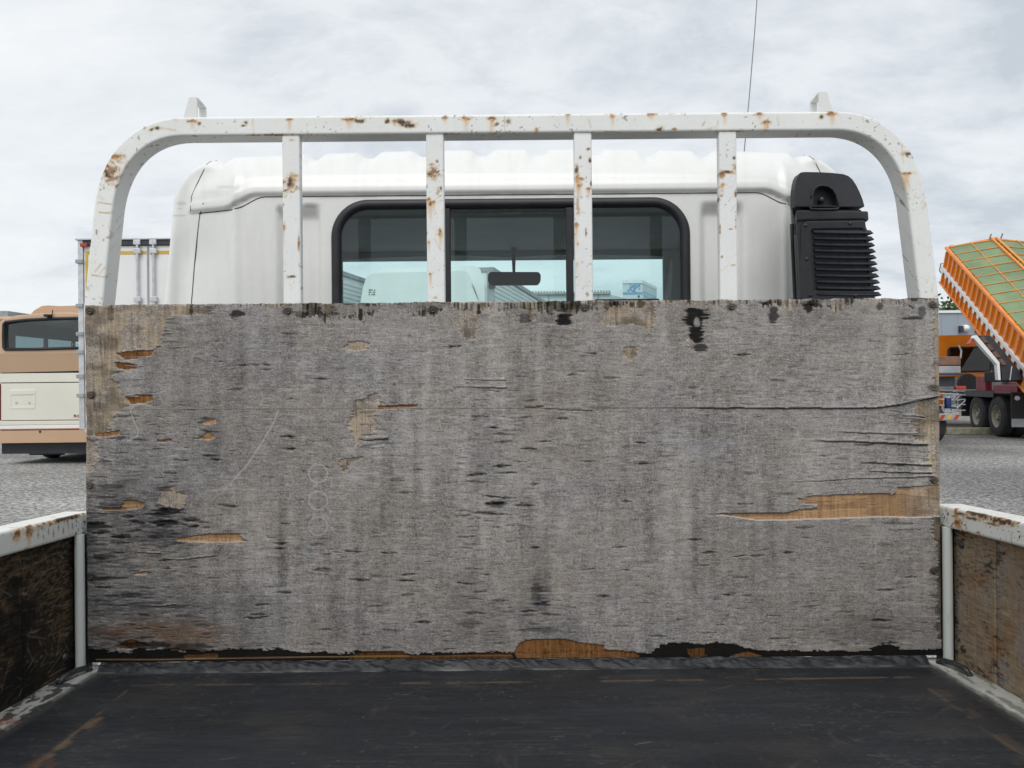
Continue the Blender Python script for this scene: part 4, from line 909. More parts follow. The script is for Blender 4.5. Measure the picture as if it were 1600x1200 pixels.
            blk = sstep(.52, .66, fbm(a, b, 50, 60, 63, 3)); mixc(Cg, (.010, .010, .011), (blk * .75).astype(np.float32))
        else:
            Cg[...] = (.265, .20, .135); Cg *= (1 + .9 * f1 + .5 * v1)[..., None].astype(np.float32)
            mixc(Cg, (.25, .12, .035), (sstep(.45, .7, f2) * .6).astype(np.float32))
            mixc(Cg, (.26, .235, .20), (sstep(.5, .72, fbm(a, b, 40, 60, 64, 4)) * .55).astype(np.float32))
            bl = sstep(.56, .70, fbm(a + .4 * b, b, 9, 3.2, 65, 4) * .45 + .27 * fbm(a, b, 60, 50, 69, 2) + .3 * f2 + .10 * np.exp(-((A - 1.375) / .02) ** 2) + .09 * (k > 0) * sstep(1.2, 1.26, A) + .07 * (1 - sstep(.02, .07, B)))
            mixc(Cg, (.022, .02, .018), (bl * .85).astype(np.float32))
            fl = sstep(.68, .8, fbm(a, b, 3, 24, 66, 3)); mixc(Cg, (.36, .30, .24), (fl * .4).astype(np.float32))
            if k: mixc(Cg, (.20, .19, .19), (.5 * sstep(.45, .6, fbm(a, b, 26, 60, 67, 3)) * (1 - sstep(1.10, 1.23, A) * .4)).astype(np.float32))
        Hg = .0007 * f1 + .0004 * v1 + .0012 * (fbm(a, b, 70, 40, 68 + k, 3) - .5)
        ed = np.minimum(A - ya, yb - A); Hg = Hg - .0016 * np.clip(1 - ed / .0022, 0, 1)
        for q in range(26 if k < 2 else 0):
            rr = random.Random(q * 7 + k + (100 if sx > 0 else 0)); y0 = rr.uniform(ya, yb); h0_ = rr.uniform(.01, .24); an = rr.uniform(-.6, 1.3); l = rr.uniform(.01, .07)
            dx, dy = math.cos(an) * l, math.sin(an) * l; t = np.clip(((A - y0) * dx + (B - h0_) * dy) / l**2, 0, 1); d = np.hypot(A - y0 - t * dx, B - h0_ - t * dy)
            mixc(Cg, (.26, .235, .20), (np.clip(1.1 - d / .0013, 0, 1) * rr.uniform(.2, .6)).astype(np.float32))
        Xg = .8225 - Hg
        def pad(Q): return np.pad(Q, 1, mode='edge')
        Xp, Ap, Bp = pad(Xg), pad(A), pad(B); Xp[0] = Xp[-1] = .834; Xp[:, 0] = Xp[:, -1] = .834
        gb = grid_obj('lining_board', sx * Xp, Ap, bedz(Ap, Bp), M['gatewood'], g, np.pad(Cg, ((1, 1), (1, 1), (0, 0)), mode='edge'), flip=(sx > 0))
    for (y, h) in ((1.355, .225), (1.352, .035)):
        c = Vector((sx * .8215, y, bedz(y, h)))
        MB().lathe([(0, -.0035 * sx), (.004, -.0034 * sx), (.0062, -.002 * sx), (.0068, .0015 * sx)], c, 'X', 18).build('coach_bolt', M['darksteel'], g, smooth=True)
    return g
M['pipe'] = mat('scuffed_pipe_paint', (.55, .58, .55), rough=.4, col2=(.36, .37, .34), vscale=26, detail=8, lo=.25, hi=.42, stretch=(1, 1, .35))
gate(-1); gate(1)

# ---------------------------------------------------------------- cab
YR = 1.75; YF = 3.02; ZT = .572; ZB = -1.0; WB = .866; RR = .12
RIBS = [-.416, -.278, -.135, 0.0, .135, .272, .408]
def cabdef(x, y, z):
    """box-surface point arrays (camera-relative z) -> rounded, ribbed, embossed cab skin"""
    ix = np.clip(x, -WB + RR, WB - RR); iy = np.clip(y, YR + RR, YF - RR); iz = np.clip(z, ZB, ZT - RR)
    dx, dy, dz = x - ix, y - iy, z - iz; l = np.sqrt(dx * dx + dy * dy + dz * dz) + 1e-9
    nx, ny, nz = dx / l, dy / l, dz / l
    X, Y, Z = ix + nx * RR, iy + ny * RR, iz + nz * RR
    X = X * (1 - .115 * np.clip(Z - .2, 0, None) / .866 * 1.0)
    # roof ribs
    rib = np.zeros_like(X)
    for c in RIBS: rib = np.maximum(rib, 1 - sstep(.034, .062, np.abs(X - c)))
    rib = np.maximum(rib, 1 - sstep(.083, .110, np.abs(np.abs(X) - .594)))
    rib = np.maximum(rib, sstep(.692, .745, np.abs(X)) * .9)
    wt = sstep(.45, .9, nz)
    Z = Z + .015 * rib * wt
    # slight crown of the roof
    Z = Z - .018 * (X / .8) ** 2 * wt
    back = sstep(.6, .95, -ny)
    ax = np.abs(X)
    rec = sstep(.447, .462, ax) * (1 - sstep(.540, .556, ax)) * (1 - sstep(.395, .432, Z)) 
    Y = Y + .019 * rec * back
    Y = Y + .042 * sstep(.64, .76, ax) * back * (1 - sstep(.30, .44, Z) * .3) - .006 * np.exp(-((ax - .652) / .010) ** 2) * back - .005 * np.exp(-((ax - .825) / .012) ** 2) * sstep(.1, .5, -ny)
    zl = .4515 - .030 * sstep(.60, .68, ax)
    bk = sstep(.15, .45, -ny) * (1 - sstep(.770, .782, ax))
    prou = .008 * sstep(zl - .001, zl + .004, Z) - .002 * sstep(zl + .018, zl + .030, Z) - .006 * sstep(zl + .03, zl + .10, Z)
    Y = Y - prou * bk
    # moulding front edge of the corner pillar
    return X, Y, Z
def win_in(x, z, inset=0.0, hw=.424, zt=.4385, zb=.085, r=.088):
    cx = np.clip(x, -(hw - r), hw - r); cz = np.clip(z, zb + r, zt - r)
    return np.hypot(x - cx, z - cz) < r - inset
def rrect(hw, zt, zb, r, inset, y, n=14, xc=0.0):
    pts = []
    for (cx, cz, a0) in ((hw - r, zt - r, 0), (-(hw - r), zt - r, 90), (-(hw - r), zb + r, 180), (hw - r, zb + r, 270)):
        for t in np.linspace(a0, a0 + 90, n):
            pts.append(Vector((xc + cx + (r - inset) * math.cos(math.radians(t)), y, HC + cz + (r - inset) * math.sin(math.radians(t)))))
    return pts
def cab():
    xs = np.unique(np.round(np.concatenate([np.arange(-WB, WB + .001, .0058), [WB]]), 5))
    zs = np.concatenate([np.linspace(ZB, .05, 10)[:-1], np.arange(.05, ZT + .001, .0042)]); zs[-1] = ZT
    ys = np.concatenate([np.arange(YR, YR + .34, .0075), np.linspace(YR + .35, YF, 40)])
    def dirt_shade(X, Z, Y):
        C = np.zeros(X.shape + (3,), np.float32); C[...] = (.77, .775, .75)
        U = 800 + X / Y * F; V = 600 - Z / Y * F
        C *= (1 - .07 * (fbm(U, V, 90, 140, 300, 4)[..., None] - .35)).astype(np.float32)
        st = sstep(.55, .75, fbm(U, V, 9, 90, 301, 3)) * .10; mixc(C, (.5, .49, .46), st.astype(np.float32))
        for (cx, cy, rx, ry, a) in ((486, 321, 15, 5, .55), (436, 325, 5, 8, .45), (1115, 318, 22, 4, .25), (1240, 315, 12, 20, .35), (283, 318, 9, 3, .35), (281, 326, 5, 2, .3), (330, 300, 20, 4, .12), (1273, 250, 5, 8, .3), (352, 292, 16, 2, .3), (1246, 400, 6, 90, .35)):  # smudges; the tall mark beside the intake is painted shadow
            lx, ly = lev(cx, cy); d = np.hypot((U - lx) / rx, (V - ly) / ry) + .5 * (fbm(U, V, 8, 8, 302, 3) - .5)
            mixc(C, (.20, .19, .175), (a * (1 - sstep(.4, 1.3, d))).astype(np.float32))
        zl = .4515 - .030 * sstep(.60, .68, np.abs(X)); g = np.exp(-((Z - zl + .004) / .004) ** 2) * sstep(.4, .62, fbm(U, V, 40, 3, 303, 3))  # broken dark line painted as the shadow under the roof moulding
        mixc(C, (.25, .24, .21), (g * .45).astype(np.float32))
        return C
    x, z = np.meshgrid(xs, zs); X, Y, Z = cabdef(x, np.full_like(x, YR), z)
    keep = ~win_in((X[:-1, :-1] + X[1:, 1:]) / 2, (Z[:-1, :-1] + Z[1:, 1:]) / 2, .012)
    rear = grid_obj('cab_body', X, Y, Z + HC, M['cab'], TRUCK, dirt_shade(X, Z, Y), keep=keep)
    x, y = np.meshgrid(xs, ys); X, Y, Z = cabdef(x, y, np.full_like(x, ZT)); roof = grid_obj('cab_roof', X, Y, Z + HC, M['cab'], None, dirt_shade(X, Z, Y), flip=False)
    sides = []
    for s in (-1, 1):
        y, z = np.meshgrid(ys, zs); X, Y, Z = cabdef(np.full_like(y, s * WB), y, z)
        k = ~((Y[:-1, :-1] > 2.02) & (Y[:-1, :-1] < 2.80) & (Z[:-1, :-1] > -.10) & (Z[:-1, :-1] < .36))
        sides.append(grid_obj('cab_side', X, Y, Z + HC, M['cab'], None, dirt_shade(X, Z, Y), keep=k, flip=(s < 0)))
    x, z = np.meshgrid(xs, zs); X, Y, Z = cabdef(x, np.full_like(x, YF), z)
    k = ~((X[:-1, :-1] > -.70) & (X[:-1, :-1] < .70) & (Z[:-1, :-1] > -.10) & (Z[:-1, :-1] < .50))
    sides.append(grid_obj('cab_front', X, Y, Z + HC, M['cab'], None, dirt_shade(X, Z, Y), keep=k, flip=True))
    # weld the skins into one body so that it shades smoothly
    bm = bmesh.new()
    for o in [rear, roof] + sides: bm.from_mesh(o.data)
    bmesh.ops.remove_doubles(bm, verts=bm.verts, dist=.0004)
    bmesh.ops.recalc_face_normals(bm, faces=bm.faces)
    bm.to_mesh(rear.data); bm.free(); rear.data.polygons.foreach_set('use_smooth', np.ones(len(rear.data.polygons), bool))
    for o in [roof] + sides:
        me = o.data; bpy.data.objects.remove(o); bpy.data.meshes.remove(me)
    body = rear
    # rubber gasket
    prof = [(0, .004), (.0, -.004), (.003, -.0085), (.009, -.011), (.015, -.011), (.019, -.008), (.0215, -.003), (.0225, .004)]
    rings = [rrect(.424, .4385, .085, .088, ins, YR + dy) for ins, dy in prof]; n = len(rings[0])
    X = np.array([[p.x for p in r] for r in rings]); Y = np.array([[p.y for p in r] for r in rings]); Z = np.array([[p.z for p in r] for r in rings])
    grid_obj('window_gasket', X, Y, Z, M['rubber'], body, wrap=True)
    MB().prism(rrect(.424, .4385, .085, .088, .020, YR + .002), (0, .004, 0)).build('rear_window_glass', M['rearglass'], body)
    # sliding sashes: two bars, the middle light a little further in
    for px in (700, 892):
        x = (px - 800) / F * YR; MB().span((x - .0085, YR - .006, HC + .105), (x + .0085, YR + .014, HC + .416)).build('window_bar', M['rubber'], body, bevel=.002)
    MB().span((-.143, YR + .003, HC + .408), (.131, YR + .013, HC + .416)).build('sash_rail', M['rubber'], body, bevel=.002)
    # seams, and the shadow line below the moulding
    def seam(pts, r=.0022): MB().tube(pts, r, 8).build('body_seam_and_shade', M['seam'], body, smooth=True)
    def onrear(x, z):
        a, b, c = cabdef(np.array([x]), np.array([YR]), np.array([z])); return Vector((a[0], b[0], c[0] + HC))
    xx = np.linspace(-.776, .776, 160); pts = []
    for q in xx:
        zl = .4515 - .030 * float(sstep(.60, .68, np.array(abs(q)))); p = onrear(q, zl - .0035); pts.append(p + Vector((0, .0008, 0)))
    seam(pts, .0017)  # dark tube stands in for the shadow under the roof moulding
    for s in (-1, 1):
        lw = [(318, 318), (312, 335), (308, 370), (304, 410), (301, 450), (299, 475)]
        pts = []
        for (px, py) in lw:
            lx, ly = lev(px, py); xw = (lx - 800) / F * 1.775; zw = (600 - ly) / F * 1.775; 
            # invert: search box x whose skin x matches
            cand = np.linspace(-.866, -.55, 400); a, b, c = cabdef(cand, np.full_like(cand, YR), np.full_like(cand, zw)); u = a / b
            k = int(np.argmin(np.abs(u - (lx - 800) / F))); pts.append(Vector((a[k] * (1 if s < 0 else -1), b[k], c[k] + HC)))
        pts.append(pts[-1] + Vector((0, 0, -.2)))
        seam(pts, .0014)
        up = []
        for (bx, by, bz) in [(-.800, YR, .425), (-.802, YR, .46), (-.795, YR, .49), (-.79, YR, .52), (-.785, YR, .55), (-.78, YR + .02, .572), (-.775, YR + .05, .572), (-.77, YR + .09, .572), (-.76, YR + .14, .572), (-.75, YR + .22, .572)]:
            a, b, c = cabdef(np.array([bx * (-s)]), np.array([by]), np.array([bz])); up.append(Vector((a[0], b[0], c[0] + HC)))
        seam(up, .0011)
    # interior lining, header, windscreen
    lin = MB(); zi = HC
    lin.span((-.77, YR + .07, zi + .515), (.77, 2.90, zi + .525))
    lin.build('headliner', M['headliner'], body)
    hd = []
    for x in np.linspace(-.77, .77, 45):
        u = 800 + x / 2.86 * F; t = (u - 540) / 495.0
        z = .500 - .016 * math.exp(-((x - .0) / .12) ** 2) * .6 - .012 * abs(x / .62) ** 2.2
        hd.append((x, z))
    poly = [Vector((x, 2.86, HC + z)) for x, z in hd] + [Vector((.77, 2.86, HC + .514)), Vector((-.77, 2.86, HC + .514))]
    MB().prism(poly, (0, .05, 0)).build('windscreen_header', M['headliner'], body)
    MB().hexa([(-.785, 2.84, zi - .15), (-.645, 2.84, zi - .15), (-.645, 2.84, zi + .513), (-.785, 2.84, zi + .513)], [(-.80, 2.93, zi - .15), (-.67, 2.93, zi - .15), (-.67, 2.93, zi + .513), (-.80, 2.93, zi + .513)]).build('windscreen_pillar', M['headliner'], body, bevel=.01)
    MB().hexa([(.585, 2.84, zi - .15), (.785, 2.84, zi - .15), (.785, 2.84, zi + .513), (.585, 2.84, zi + .513)], [(.60, 2.93, zi - .15), (.80, 2.93, zi - .15), (.80, 2.93, zi + .513), (.60, 2.93, zi + .513)]).build('windscreen_pillar', M['headliner'], body, bevel=.01)
    MB().span((-.70, 2.945, zi - .12), (.70, 2.95, zi + .513)).build('windscreen_glass', M['screenglass'], body)
    MB().span((-.78, 2.55, zi - .5), (.78, 2.93, zi - .02)).build('dashboard', M['trim'], body, bevel=.03)
    MB().span((-.78, YR + .05, zi - .6), (.78, YR + .075, zi + .07)).build('rear_trim', M['headliner'], body)
    for s in (-1, 1):
        MB().span((s * .79, YR + .12, zi + .37), (s * .81, 2.83, zi + .515)).build('door_header', M['headliner'], body)
        MB().span((s * .79, YR + .09, zi - .6), (s * .81, 2.06, zi + .515)).build('pillar_trim', M['headliner'], body)
        MB().span((s * .835, 2.0, zi - .12), (s * .839, 2.82, zi + .37)).build('door_glass', M['darkglass'], body)
        MB().span((s * .45 - .22, 2.0, zi - .5), (s * .45 + .22, 2.12, zi + .10)).build('seat_back', M['trim'], body, bevel=.03)
    # instrument hood on the driver's (right) side
    a = P(928, 467, 2.62); b = P(1032, 467, 2.62); MB().span((a.x, 2.62, a.z - .10), (b.x, 2.72, a.z)).build('instrument_hood', M['trim'], body, bevel=.008)
    # mirror
    c = P(803.5, 434.5, 2.66)
    mp = [Vector((x, 0, z)) + c for x, z in [(-.095, -.012), (-.085, -.024), (.085, -.024), (.095, -.012), (.096, .012), (.088, .022), (-.086, .024), (-.095, .014)]]
    MB().prism(mp, (0, .028, 0)).build('rear_view_mirror', M['trim'], body, bevel=.005)
    top = P(802, 378, 2.82); MB().tube([c + Vector((-.001, .026, .018)), c.lerp(top, .5) + Vector((0, .012, 0)), top], [.005, .007, .012], 10).build('mirror_stem', M['trim'], body, smooth=True)
    for x in (-.012, .022): MB().span((x - .013, 2.15, zi + .505), (x + .011, 2.19, zi + .514)).build('roof_lamp', M['whitepaint'], body, bevel=.003)
    # belt hanging from the right pillar
    q = [P(1049, 405, 2.0), P(1052, 420, 2.0), P(1048, 470, 2.0), P(1037, 470, 2.0)]
    MB().prism(q, (0, .0015, 0)).build('seat_belt', M['belt'], body)
M['belt'] = mat('grey_seat_belt', (.30, .31, .31), rough=.7, var=.2, vscale=30)
cab()

# whip aerial rising behind the headboard
a = P(1161, 240, 2.3); b = P(1187, -60, 2.05)
MB().tube([a - Vector((0, 0, .03)), a.lerp(b, .33) + Vector((.004, 0, 0)), a.lerp(b, .66) + Vector((.003, 0, 0)), b], [.0017, .0016, .0015, .0014], 8).build('whip_aerial', M['greysteel'], TRUCK, smooth=True)

# ---------------------------------------------------------------- black air intake
def intake():
    D = 1.60
    def Q(x, y, d=D): return P(1220 + x / 5.0, 230 + y / 5.0, d)
    back = Vector((0, .115, 0))
    def TP(pts, dep, dy=0.0):
        mid = sum(p.x for p in pts) / len(pts); n = len(pts)
        a = [p + Vector((0, dy, 0)) for p in pts]; b = [p + Vector((.036 if p.x < mid - .02 else .0, dy + dep, -.012)) for p in pts]
        return MB().add(a + b, [tuple(range(n)), tuple(range(2 * n - 1, n - 1, -1))] + [(i, n + i, n + (i + 1) % n, (i + 1) % n) for i in range(n)])
    # lower duct body
    body = TP([Q(118, 478), (Q(640, 478)), Q(665, 600), Q(684, 640), Q(715, 900), Q(748, 1200), Q(745, 1500), Q(160, 1500), Q(150, 1180), Q(140, 900)], .115).build('air_intake', M['plastic'], TRUCK, bevel=.007, seg=3)
    tag(body, 'black plastic air intake with louvred grille behind the cab')
    # hood with a scooped niche
    out = [Q(*p) for p in [(103, 470), (100, 400), (103, 330), (110, 280), (120, 240), (134, 214), (150, 202), (180, 198), (300, 200), (400, 206), (480, 215), (520, 230), (550, 255), (580, 300), (605, 350), (630, 410), (645, 465), (640, 472), (500, 471), (445, 471)]]
    hole = [Q(*p) for p in [(436, 462), (436, 420), (428, 385), (410, 350), (385, 328), (350, 314), (310, 312), (280, 322), (258, 345), (248, 380), (245, 420), (246, 462)]]
    fr = Vector((0, -.006, 0))
    hood = plate('intake_hood', [p + fr for p in out], [p + fr for p in hole], (0, .026, 0), M['plastic'], body, bevel=.005)
    TP([p + Vector((.004 if p.x < out[6].x + .02 else 0, 0, 0)) for p in out], .085, .020).build('hood_back', M['plastic'], body, bevel=.008, seg=3)
    nb = [p + Vector((0, .032, 0)) for p in hole]; MB().prism([Q(230, 480, D + .015), Q(450, 480, D + .015), Q(450, 300, D + .015), Q(230, 300, D + .015)], (0, .008, 0)).build('niche_panel', M['plastic'], body)
    # arched brow above the niche
    brow = [Q(x, y, D - .006) for x, y in [(236, 400), (240, 360), (256, 328), (285, 305), (325, 298), (370, 305), (405, 328), (430, 365), (444, 410), (448, 462)]]
    MB().tube(brow, .0018, 10).build('hood_brow', M['plastic'], body, smooth=True)
    lip = [Q(x, y, D - .004) for x, y in [(228, 466), (234, 482), (300, 485), (380, 484), (440, 482), (452, 468)]]
    MB().tube(lip, .0026, 8).build('hood_lip', M['plastic'], body, smooth=True)
    MB().tube([Q(318, 412, D + .018), Q(318, 412, D + .0), Q(320, 410, D - .004)], [.007, .0065, .005], 14).build('hood_bolt', M['plastic2'], body, smooth=True)
    # collar
    TP([Q(116, 492), Q(678, 500), Q(684, 570), Q(664, 582), Q(640, 566), Q(200, 572), Q(118, 580)], .118).build('intake_collar', M['plastic'], body, bevel=.004).location = (0, -.004, 0)
    # raised cover frame
    fo = [Q(x, y, D - .005) for x, y in [(162, 1300), (158, 900), (162, 640), (170, 605), (195, 582), (230, 576), (660, 570), (680, 700), (712, 960), (745, 1300)]]
    fh = [Q(x, y, D - .005) for x, y in [(262, 1120), (236, 660), (250, 640), (640, 634), (665, 700), (690, 960), (700, 1120)]]
    plate('grille_frame', fo, fh, (0, .012, 0), M['plastic'], body, bevel=.0025)
    # louvre slats: sloping blades that wrap round the outer corner
    for k in range(11):
        t = k / 10.0; y = 655 + 48.2 * k
        xl = 248 + 3.0 * k; xr = 694 + 6.4 * k
        a0, a1 = Q(xl, y - 12, D - .001), Q(xr, y - 8, D - .001); 
        h = .0072
        front = []
        # profile: top edge inboard, bottom edge pushed out
        n = 8
        pts_t = [a0.lerp(a1, i / n) for i in range(n + 1)]
        corner = a1
        pts_t += [corner + Vector((.003, .010, .0)), corner + Vector((.003, .060, 0)), corner + Vector((.001, .100, 0))]
        mb = MB(); m = len(pts_t); vs = []
        for i, p in enumerate(pts_t):
            outv = Vector((0, -.0075, 0)) if i <= n - 1 else (Vector((.006, -.005, 0)) if i == n else Vector((.002, 0, 0)))
            sag = -.0012 * math.sin(i / (m - 1) * math.pi * 1.2)
            vs += [p, p + Vector((0, 0, -.001)) + outv * .25, p + outv + Vector((0, 0, -h + sag)), p + outv * .8 + Vector((0, 0, -h - .0016 + sag)), p + outv * .0 + Vector((0, .003 if i < n else 0, -h * .75))]
        fs = []
        for i in range(m - 1):
            for j in range(5): fs.append((i * 5 + j, i * 5 + (j + 1) % 5, (i + 1) * 5 + (j + 1) % 5, (i + 1) * 5 + j))
        fs += [tuple(range(5)), tuple(range((m - 1) * 5, m * 5))]
        mb.add(vs, fs).build('louvre', M['plastic2'], body, smooth=False, bevel=.0006)
    for x in (398, 582):
        MB().tube([Q(x, 640, D + .001), Q(x + 12, 860, D + .001), Q(x + 28, 1120, D + .001)], .0011, 6).build('louvre_divider', M['plastic2'], body)
    for (x, y) in [(193, 610), (540, 594), (202, 872), (233, 1156), (582, 1160)]:
        MB().lathe([(0, -.003), (.0022, -.0032), (.0036, -.0018), (.004, .001)], Q(x, y, D - .005), 'Y', 14).build('cover_screw', M['darksteel'], body, smooth=True)
    # steel bracket to the cab corner
    mb = MB(); pl = [(62, 375), (90, 380), (96, 470), (110, 560), (120, 680), (95, 680), (82, 590), (78, 480)]
    mb.prism([Q(x, y, D + .05) for x, y in pl], (0, .004, 0)); mb.build('intake_bracket', M['greysteel'], body, bevel=.001)
    MB().tube([Q(85, 600, D + .045), Q(92, 780, D + .06), Q(110, 1180, D + .06), Q(120, 1400, D + .06)], .004, 8).build('drain_pipe', M['plastic'], body, smooth=True)
intake()

# ================================================================== BACKGROUND: LEFT
def text_obj(body, size, loc, rot, m, parent, ext=.004, name='lettering', sx=1.0):
    cu = bpy.data.curves.new(name, 'FONT'); cu.body = body; cu.size = size; cu.extrude = ext; cu.align_x = 'LEFT'
    tmp = bpy.data.objects.new(name, cu); COL.objects.link(tmp)
    dg = bpy.context.evaluated_depsgraph_get(); me = bpy.data.meshes.new_from_object(tmp.evaluated_get(dg))
    bpy.data.objects.remove(tmp); bpy.data.curves.remove(cu); me.materials.clear()
    o = finish(me, name, m, parent); o.location = loc; o.rotation_euler = rot; o.scale = (sx, 1, 1); return o
def rbox(mb_name, a, b, m, parent, r=.05, seg=3):
    return MB().span(a, b).build(mb_name, m, parent, bevel=r, seg=seg, smooth=True, auto=50)

def wheel(parent, x, y, z, r=.52, w=.28, face=-1, rim=True):
    f = face; o = MB().lathe([(r * .56, -w / 2), (r * .75, -w / 2 - .01), (r * .93, -w / 2 + .01), (r, -w / 2 + .05), (r, w / 2 - .05), (r * .93, w / 2 - .01), (r * .75, w / 2 + .01), (r * .56, w / 2)], (x, y, z), 'X', 36).build('wheel', M['tyre'], parent, smooth=True, auto=35)
    mb = MB(); s = f
    prof = [(r * .57, s * (w / 2 - .005)), (r * .53, s * (w / 2 - .01)), (r * .50, s * (w / 2 - .05)), (r * .44, s * (w / 2 - .12)), (r * .30, s * (w / 2 - .13)), (r * .24, s * (w / 2 - .06)), (r * .14, s * (w / 2 - .05)), (r * .13, s * (w / 2 - .02)), (0.001, s * (w / 2 - .02))]
    mb.lathe(prof, (x, y, z), 'X', 32).build('rim', M['rim'], o, smooth=True, auto=30)
    for k in range(8):
        a = k * math.pi / 4; MB().box((x + s * (w / 2 - .055), y + math.cos(a) * r * .20, z + math.sin(a) * r * .20), (.03, .03, .03)).build('wheel_nut', M['darksteel'], o)
    return o

def bus():
    Y0 = 14.0
    def q(px, py): return P(px, py, Y0)
    xl, xr = q(-8, 600).x, q(160, 600).x; Lb = 6.6
    root = empty('tour_bus', ((xl + xr) / 2, Y0, 0)); tag(root, 'bronze and cream coach seen from behind, left of the white box truck', 'bus')
    root_loc = Vector(root.location)
    def off(o): o.location = -root_loc; return o
    z = lambda py, px=70: q(px, py).z
    # roof pod
    rp = MB(); prof = [(32, 492), (40, 483), (52, 476), (62, 475), (80, 476), (110, 475), (135, 475), (150, 477), (158, 492)]
    rp.prism([q(x, y) + Vector((0, .25, 0)) for x, y in prof], (0, 1.6, 0)); off(rp.build('roof_pod', M['bronze'], root, bevel=.05, seg=3, smooth=True, auto=50))
    # upper shell: rear panel with window opening
    outer = [q(x, y) for x, y in [(-6, 580), (-6, 508), (-1, 502), (8, 497), (25, 493), (60, 490), (100, 488), (140, 490), (156, 497), (160, 506), (160, 578)]]
    hole = [q(x, y) for x, y in [(9, 546), (6.5, 543), (6, 525), (6.5, 507), (9, 503.5), (40, 500), (80, 498), (120, 497), (145, 499), (148, 505), (148, 538), (146, 543), (60, 545.5)]]
    up = off(plate('upper_body', outer, hole, (0, .12, 0), M['bronze'], root, bevel=.02))
    gk = hole + [hole[0]]; off(MB().tube([p + Vector((0, -.01, 0)) for p in gk], .028, 8).build('window_seal', M['rubber'], root, smooth=True))
    off(MB().prism([p + Vector((0, .03, 0)) for p in hole], (0, .008, 0)).build('rear_window', M['busglass'], root))
    # deeper bronze belt under the window
    off(MB().prism([q(-6, 583) + Vector((0, -.012, 0)), q(-6, 552) + Vector((0, -.012, 0)), q(160, 550) + Vector((0, -.012, 0)), q(160, 579) + Vector((0, -.012, 0))], (0, .05, 0)).build('belt_panel', M['bronze2'], root, bevel=.01))
    # shell: roof, sides, floor, front wall with openings
    zt_, zf = z(493), z(690)
    off(MB().span((xl, Y0 + .12, zt_ - .08), (xr, Y0 + Lb, zt_)).build('roof', M['bronze'], root, bevel=.03))
    off(MB().span((xl, Y0 + .12, z(521)), (xl + .05, Y0 + Lb, zt_ - .08)).build('side_panel', M['darkframe'], root))
    ypil = [Y0 + .12, Y0 + .52, Y0 + 1.46, Y0 + 1.54, Y0 + 2.44, Y0 + 2.52, Y0 + 3.5, Y0 + 3.58, Y0 + 4.6, Y0 + 4.68, Y0 + 5.6, Y0 + Lb]
    for k in range(0, len(ypil), 2): off(MB().span((xl, ypil[k], z(545)), (xl + .05, ypil[k + 1], z(521))).build('window_pillar', M['darkframe'], root))
    for k in range(1, len(ypil) - 1, 2): off(MB().span((xl + .02, ypil[k], z(545)), (xl + .026, ypil[k + 1], z(521))).build('side_window', M['screenglass'], root))
    off(MB().span((xr - .05, Y0 + .12, z(580)), (xr, Y0 + Lb, zt_ - .08)).build('side_panel', M['darkframe'], root))
    off(MB().span((xl, Y0 + .12, z(690)), (xl + .05, Y0 + Lb, z(545))).build('side_panel', M['cream'], root))
    off(MB().span((xr - .05, Y0 + .12, z(690)), (xr, Y0 + Lb, z(580))).build('side_panel', M['cream'], root))
    # front wall: opening seen through the bus
    YF_ = Y0 + Lb
    off(MB().span((xl + .05, YF_, zf), (xr - .05, YF_ + .05, z(545))).build('front_wall', M['cream'], root)); off(MB().span((xl + .05, YF_, z(505)), (xr - .05, YF_ + .05, zt_ - .09)).build('front_header', M['bronze'], root))
    off(MB().span((xl + .08, YF_ + .02, z(545)), (xr - .08, YF_ + .03, z(505))).build('windscreen', M['busglass'], root))
    for k in range(5):
        for xx in (xl + .12, xr - .95): off(MB().span((xx, Y0 + .9 + k * .95, z(600)), (xx + .82, Y0 + 1.0 + k * .95, z(552))).build('seat_back', M['trim'], root, bevel=.03))
    off(MB().span((xl + .06, Y0 + .14, z(590)), (xr - .06, YF_ - .02, z(586))).build('cabin_floor', M['darkframe'], root))
    # cream rear
    for (y0_, y1_, nm, dx) in ((583.6, 598, 'waist_panel', 0), (599.2, 657, 'tail_door', 0), (658, 664.5, 'door_sill', .0)):
        off(MB().prism([q(-6 if nm != 'tail_door' else 1.5, y1_), q(160, y1_ - 1.5), q(160, y0_ - 1.5), q(-6 if nm != 'tail_door' else 1.5, y0_)], (0, .12, 0)).build(nm, M['cream'], root, bevel=.008))
    off(MB().prism([q(-6, 657) + Vector((0, -.01, 0)), q(.8, 657) + Vector((0, -.01, 0)), q(.8, 600) + Vector((0, -.01, 0)), q(-6, 600) + Vector((0, -.01, 0))], (0, .08, 0)).build('tail_lamp', M['redlens2'], root, bevel=.01))
    # number plate recess
    ro = [q(x, y) + Vector((0, -.006, 0)) for x, y in [(15, 639), (14.5, 611), (17, 608.5), (54, 608), (56, 611), (55, 637), (53, 639)]]
    ri = [q(x, y) + Vector((0, -.006, 0)) for x, y in [(18, 636), (17.6, 618), (53, 617), (53, 635)]]
    off(plate('plate_recess', ro, ri, (0, .02, 0), M['cream'], root, bevel=.006)); off(MB().prism([q(x, y) + Vector((0, -.010, 0)) for x, y in [(17, 617), (16, 610), (54, 609), (54.5, 616.5)]], (0, .02, 0)).build('plate_lamp_cover', M['cream'], root, bevel=.006))
    for px in (26, 46): off(MB().lathe([(0, -.012), (.02, -.012), (.02, 0)], q(px, 629), 'Y', 12).build('plate_screw', M['alu'], root))
    off(MB().prism([q(-6, 671), q(160, 669), q(160, 663), q(-6, 665)], (0, .1, 0)).build('lower_moulding', M['whitepaint'], root, bevel=.01))
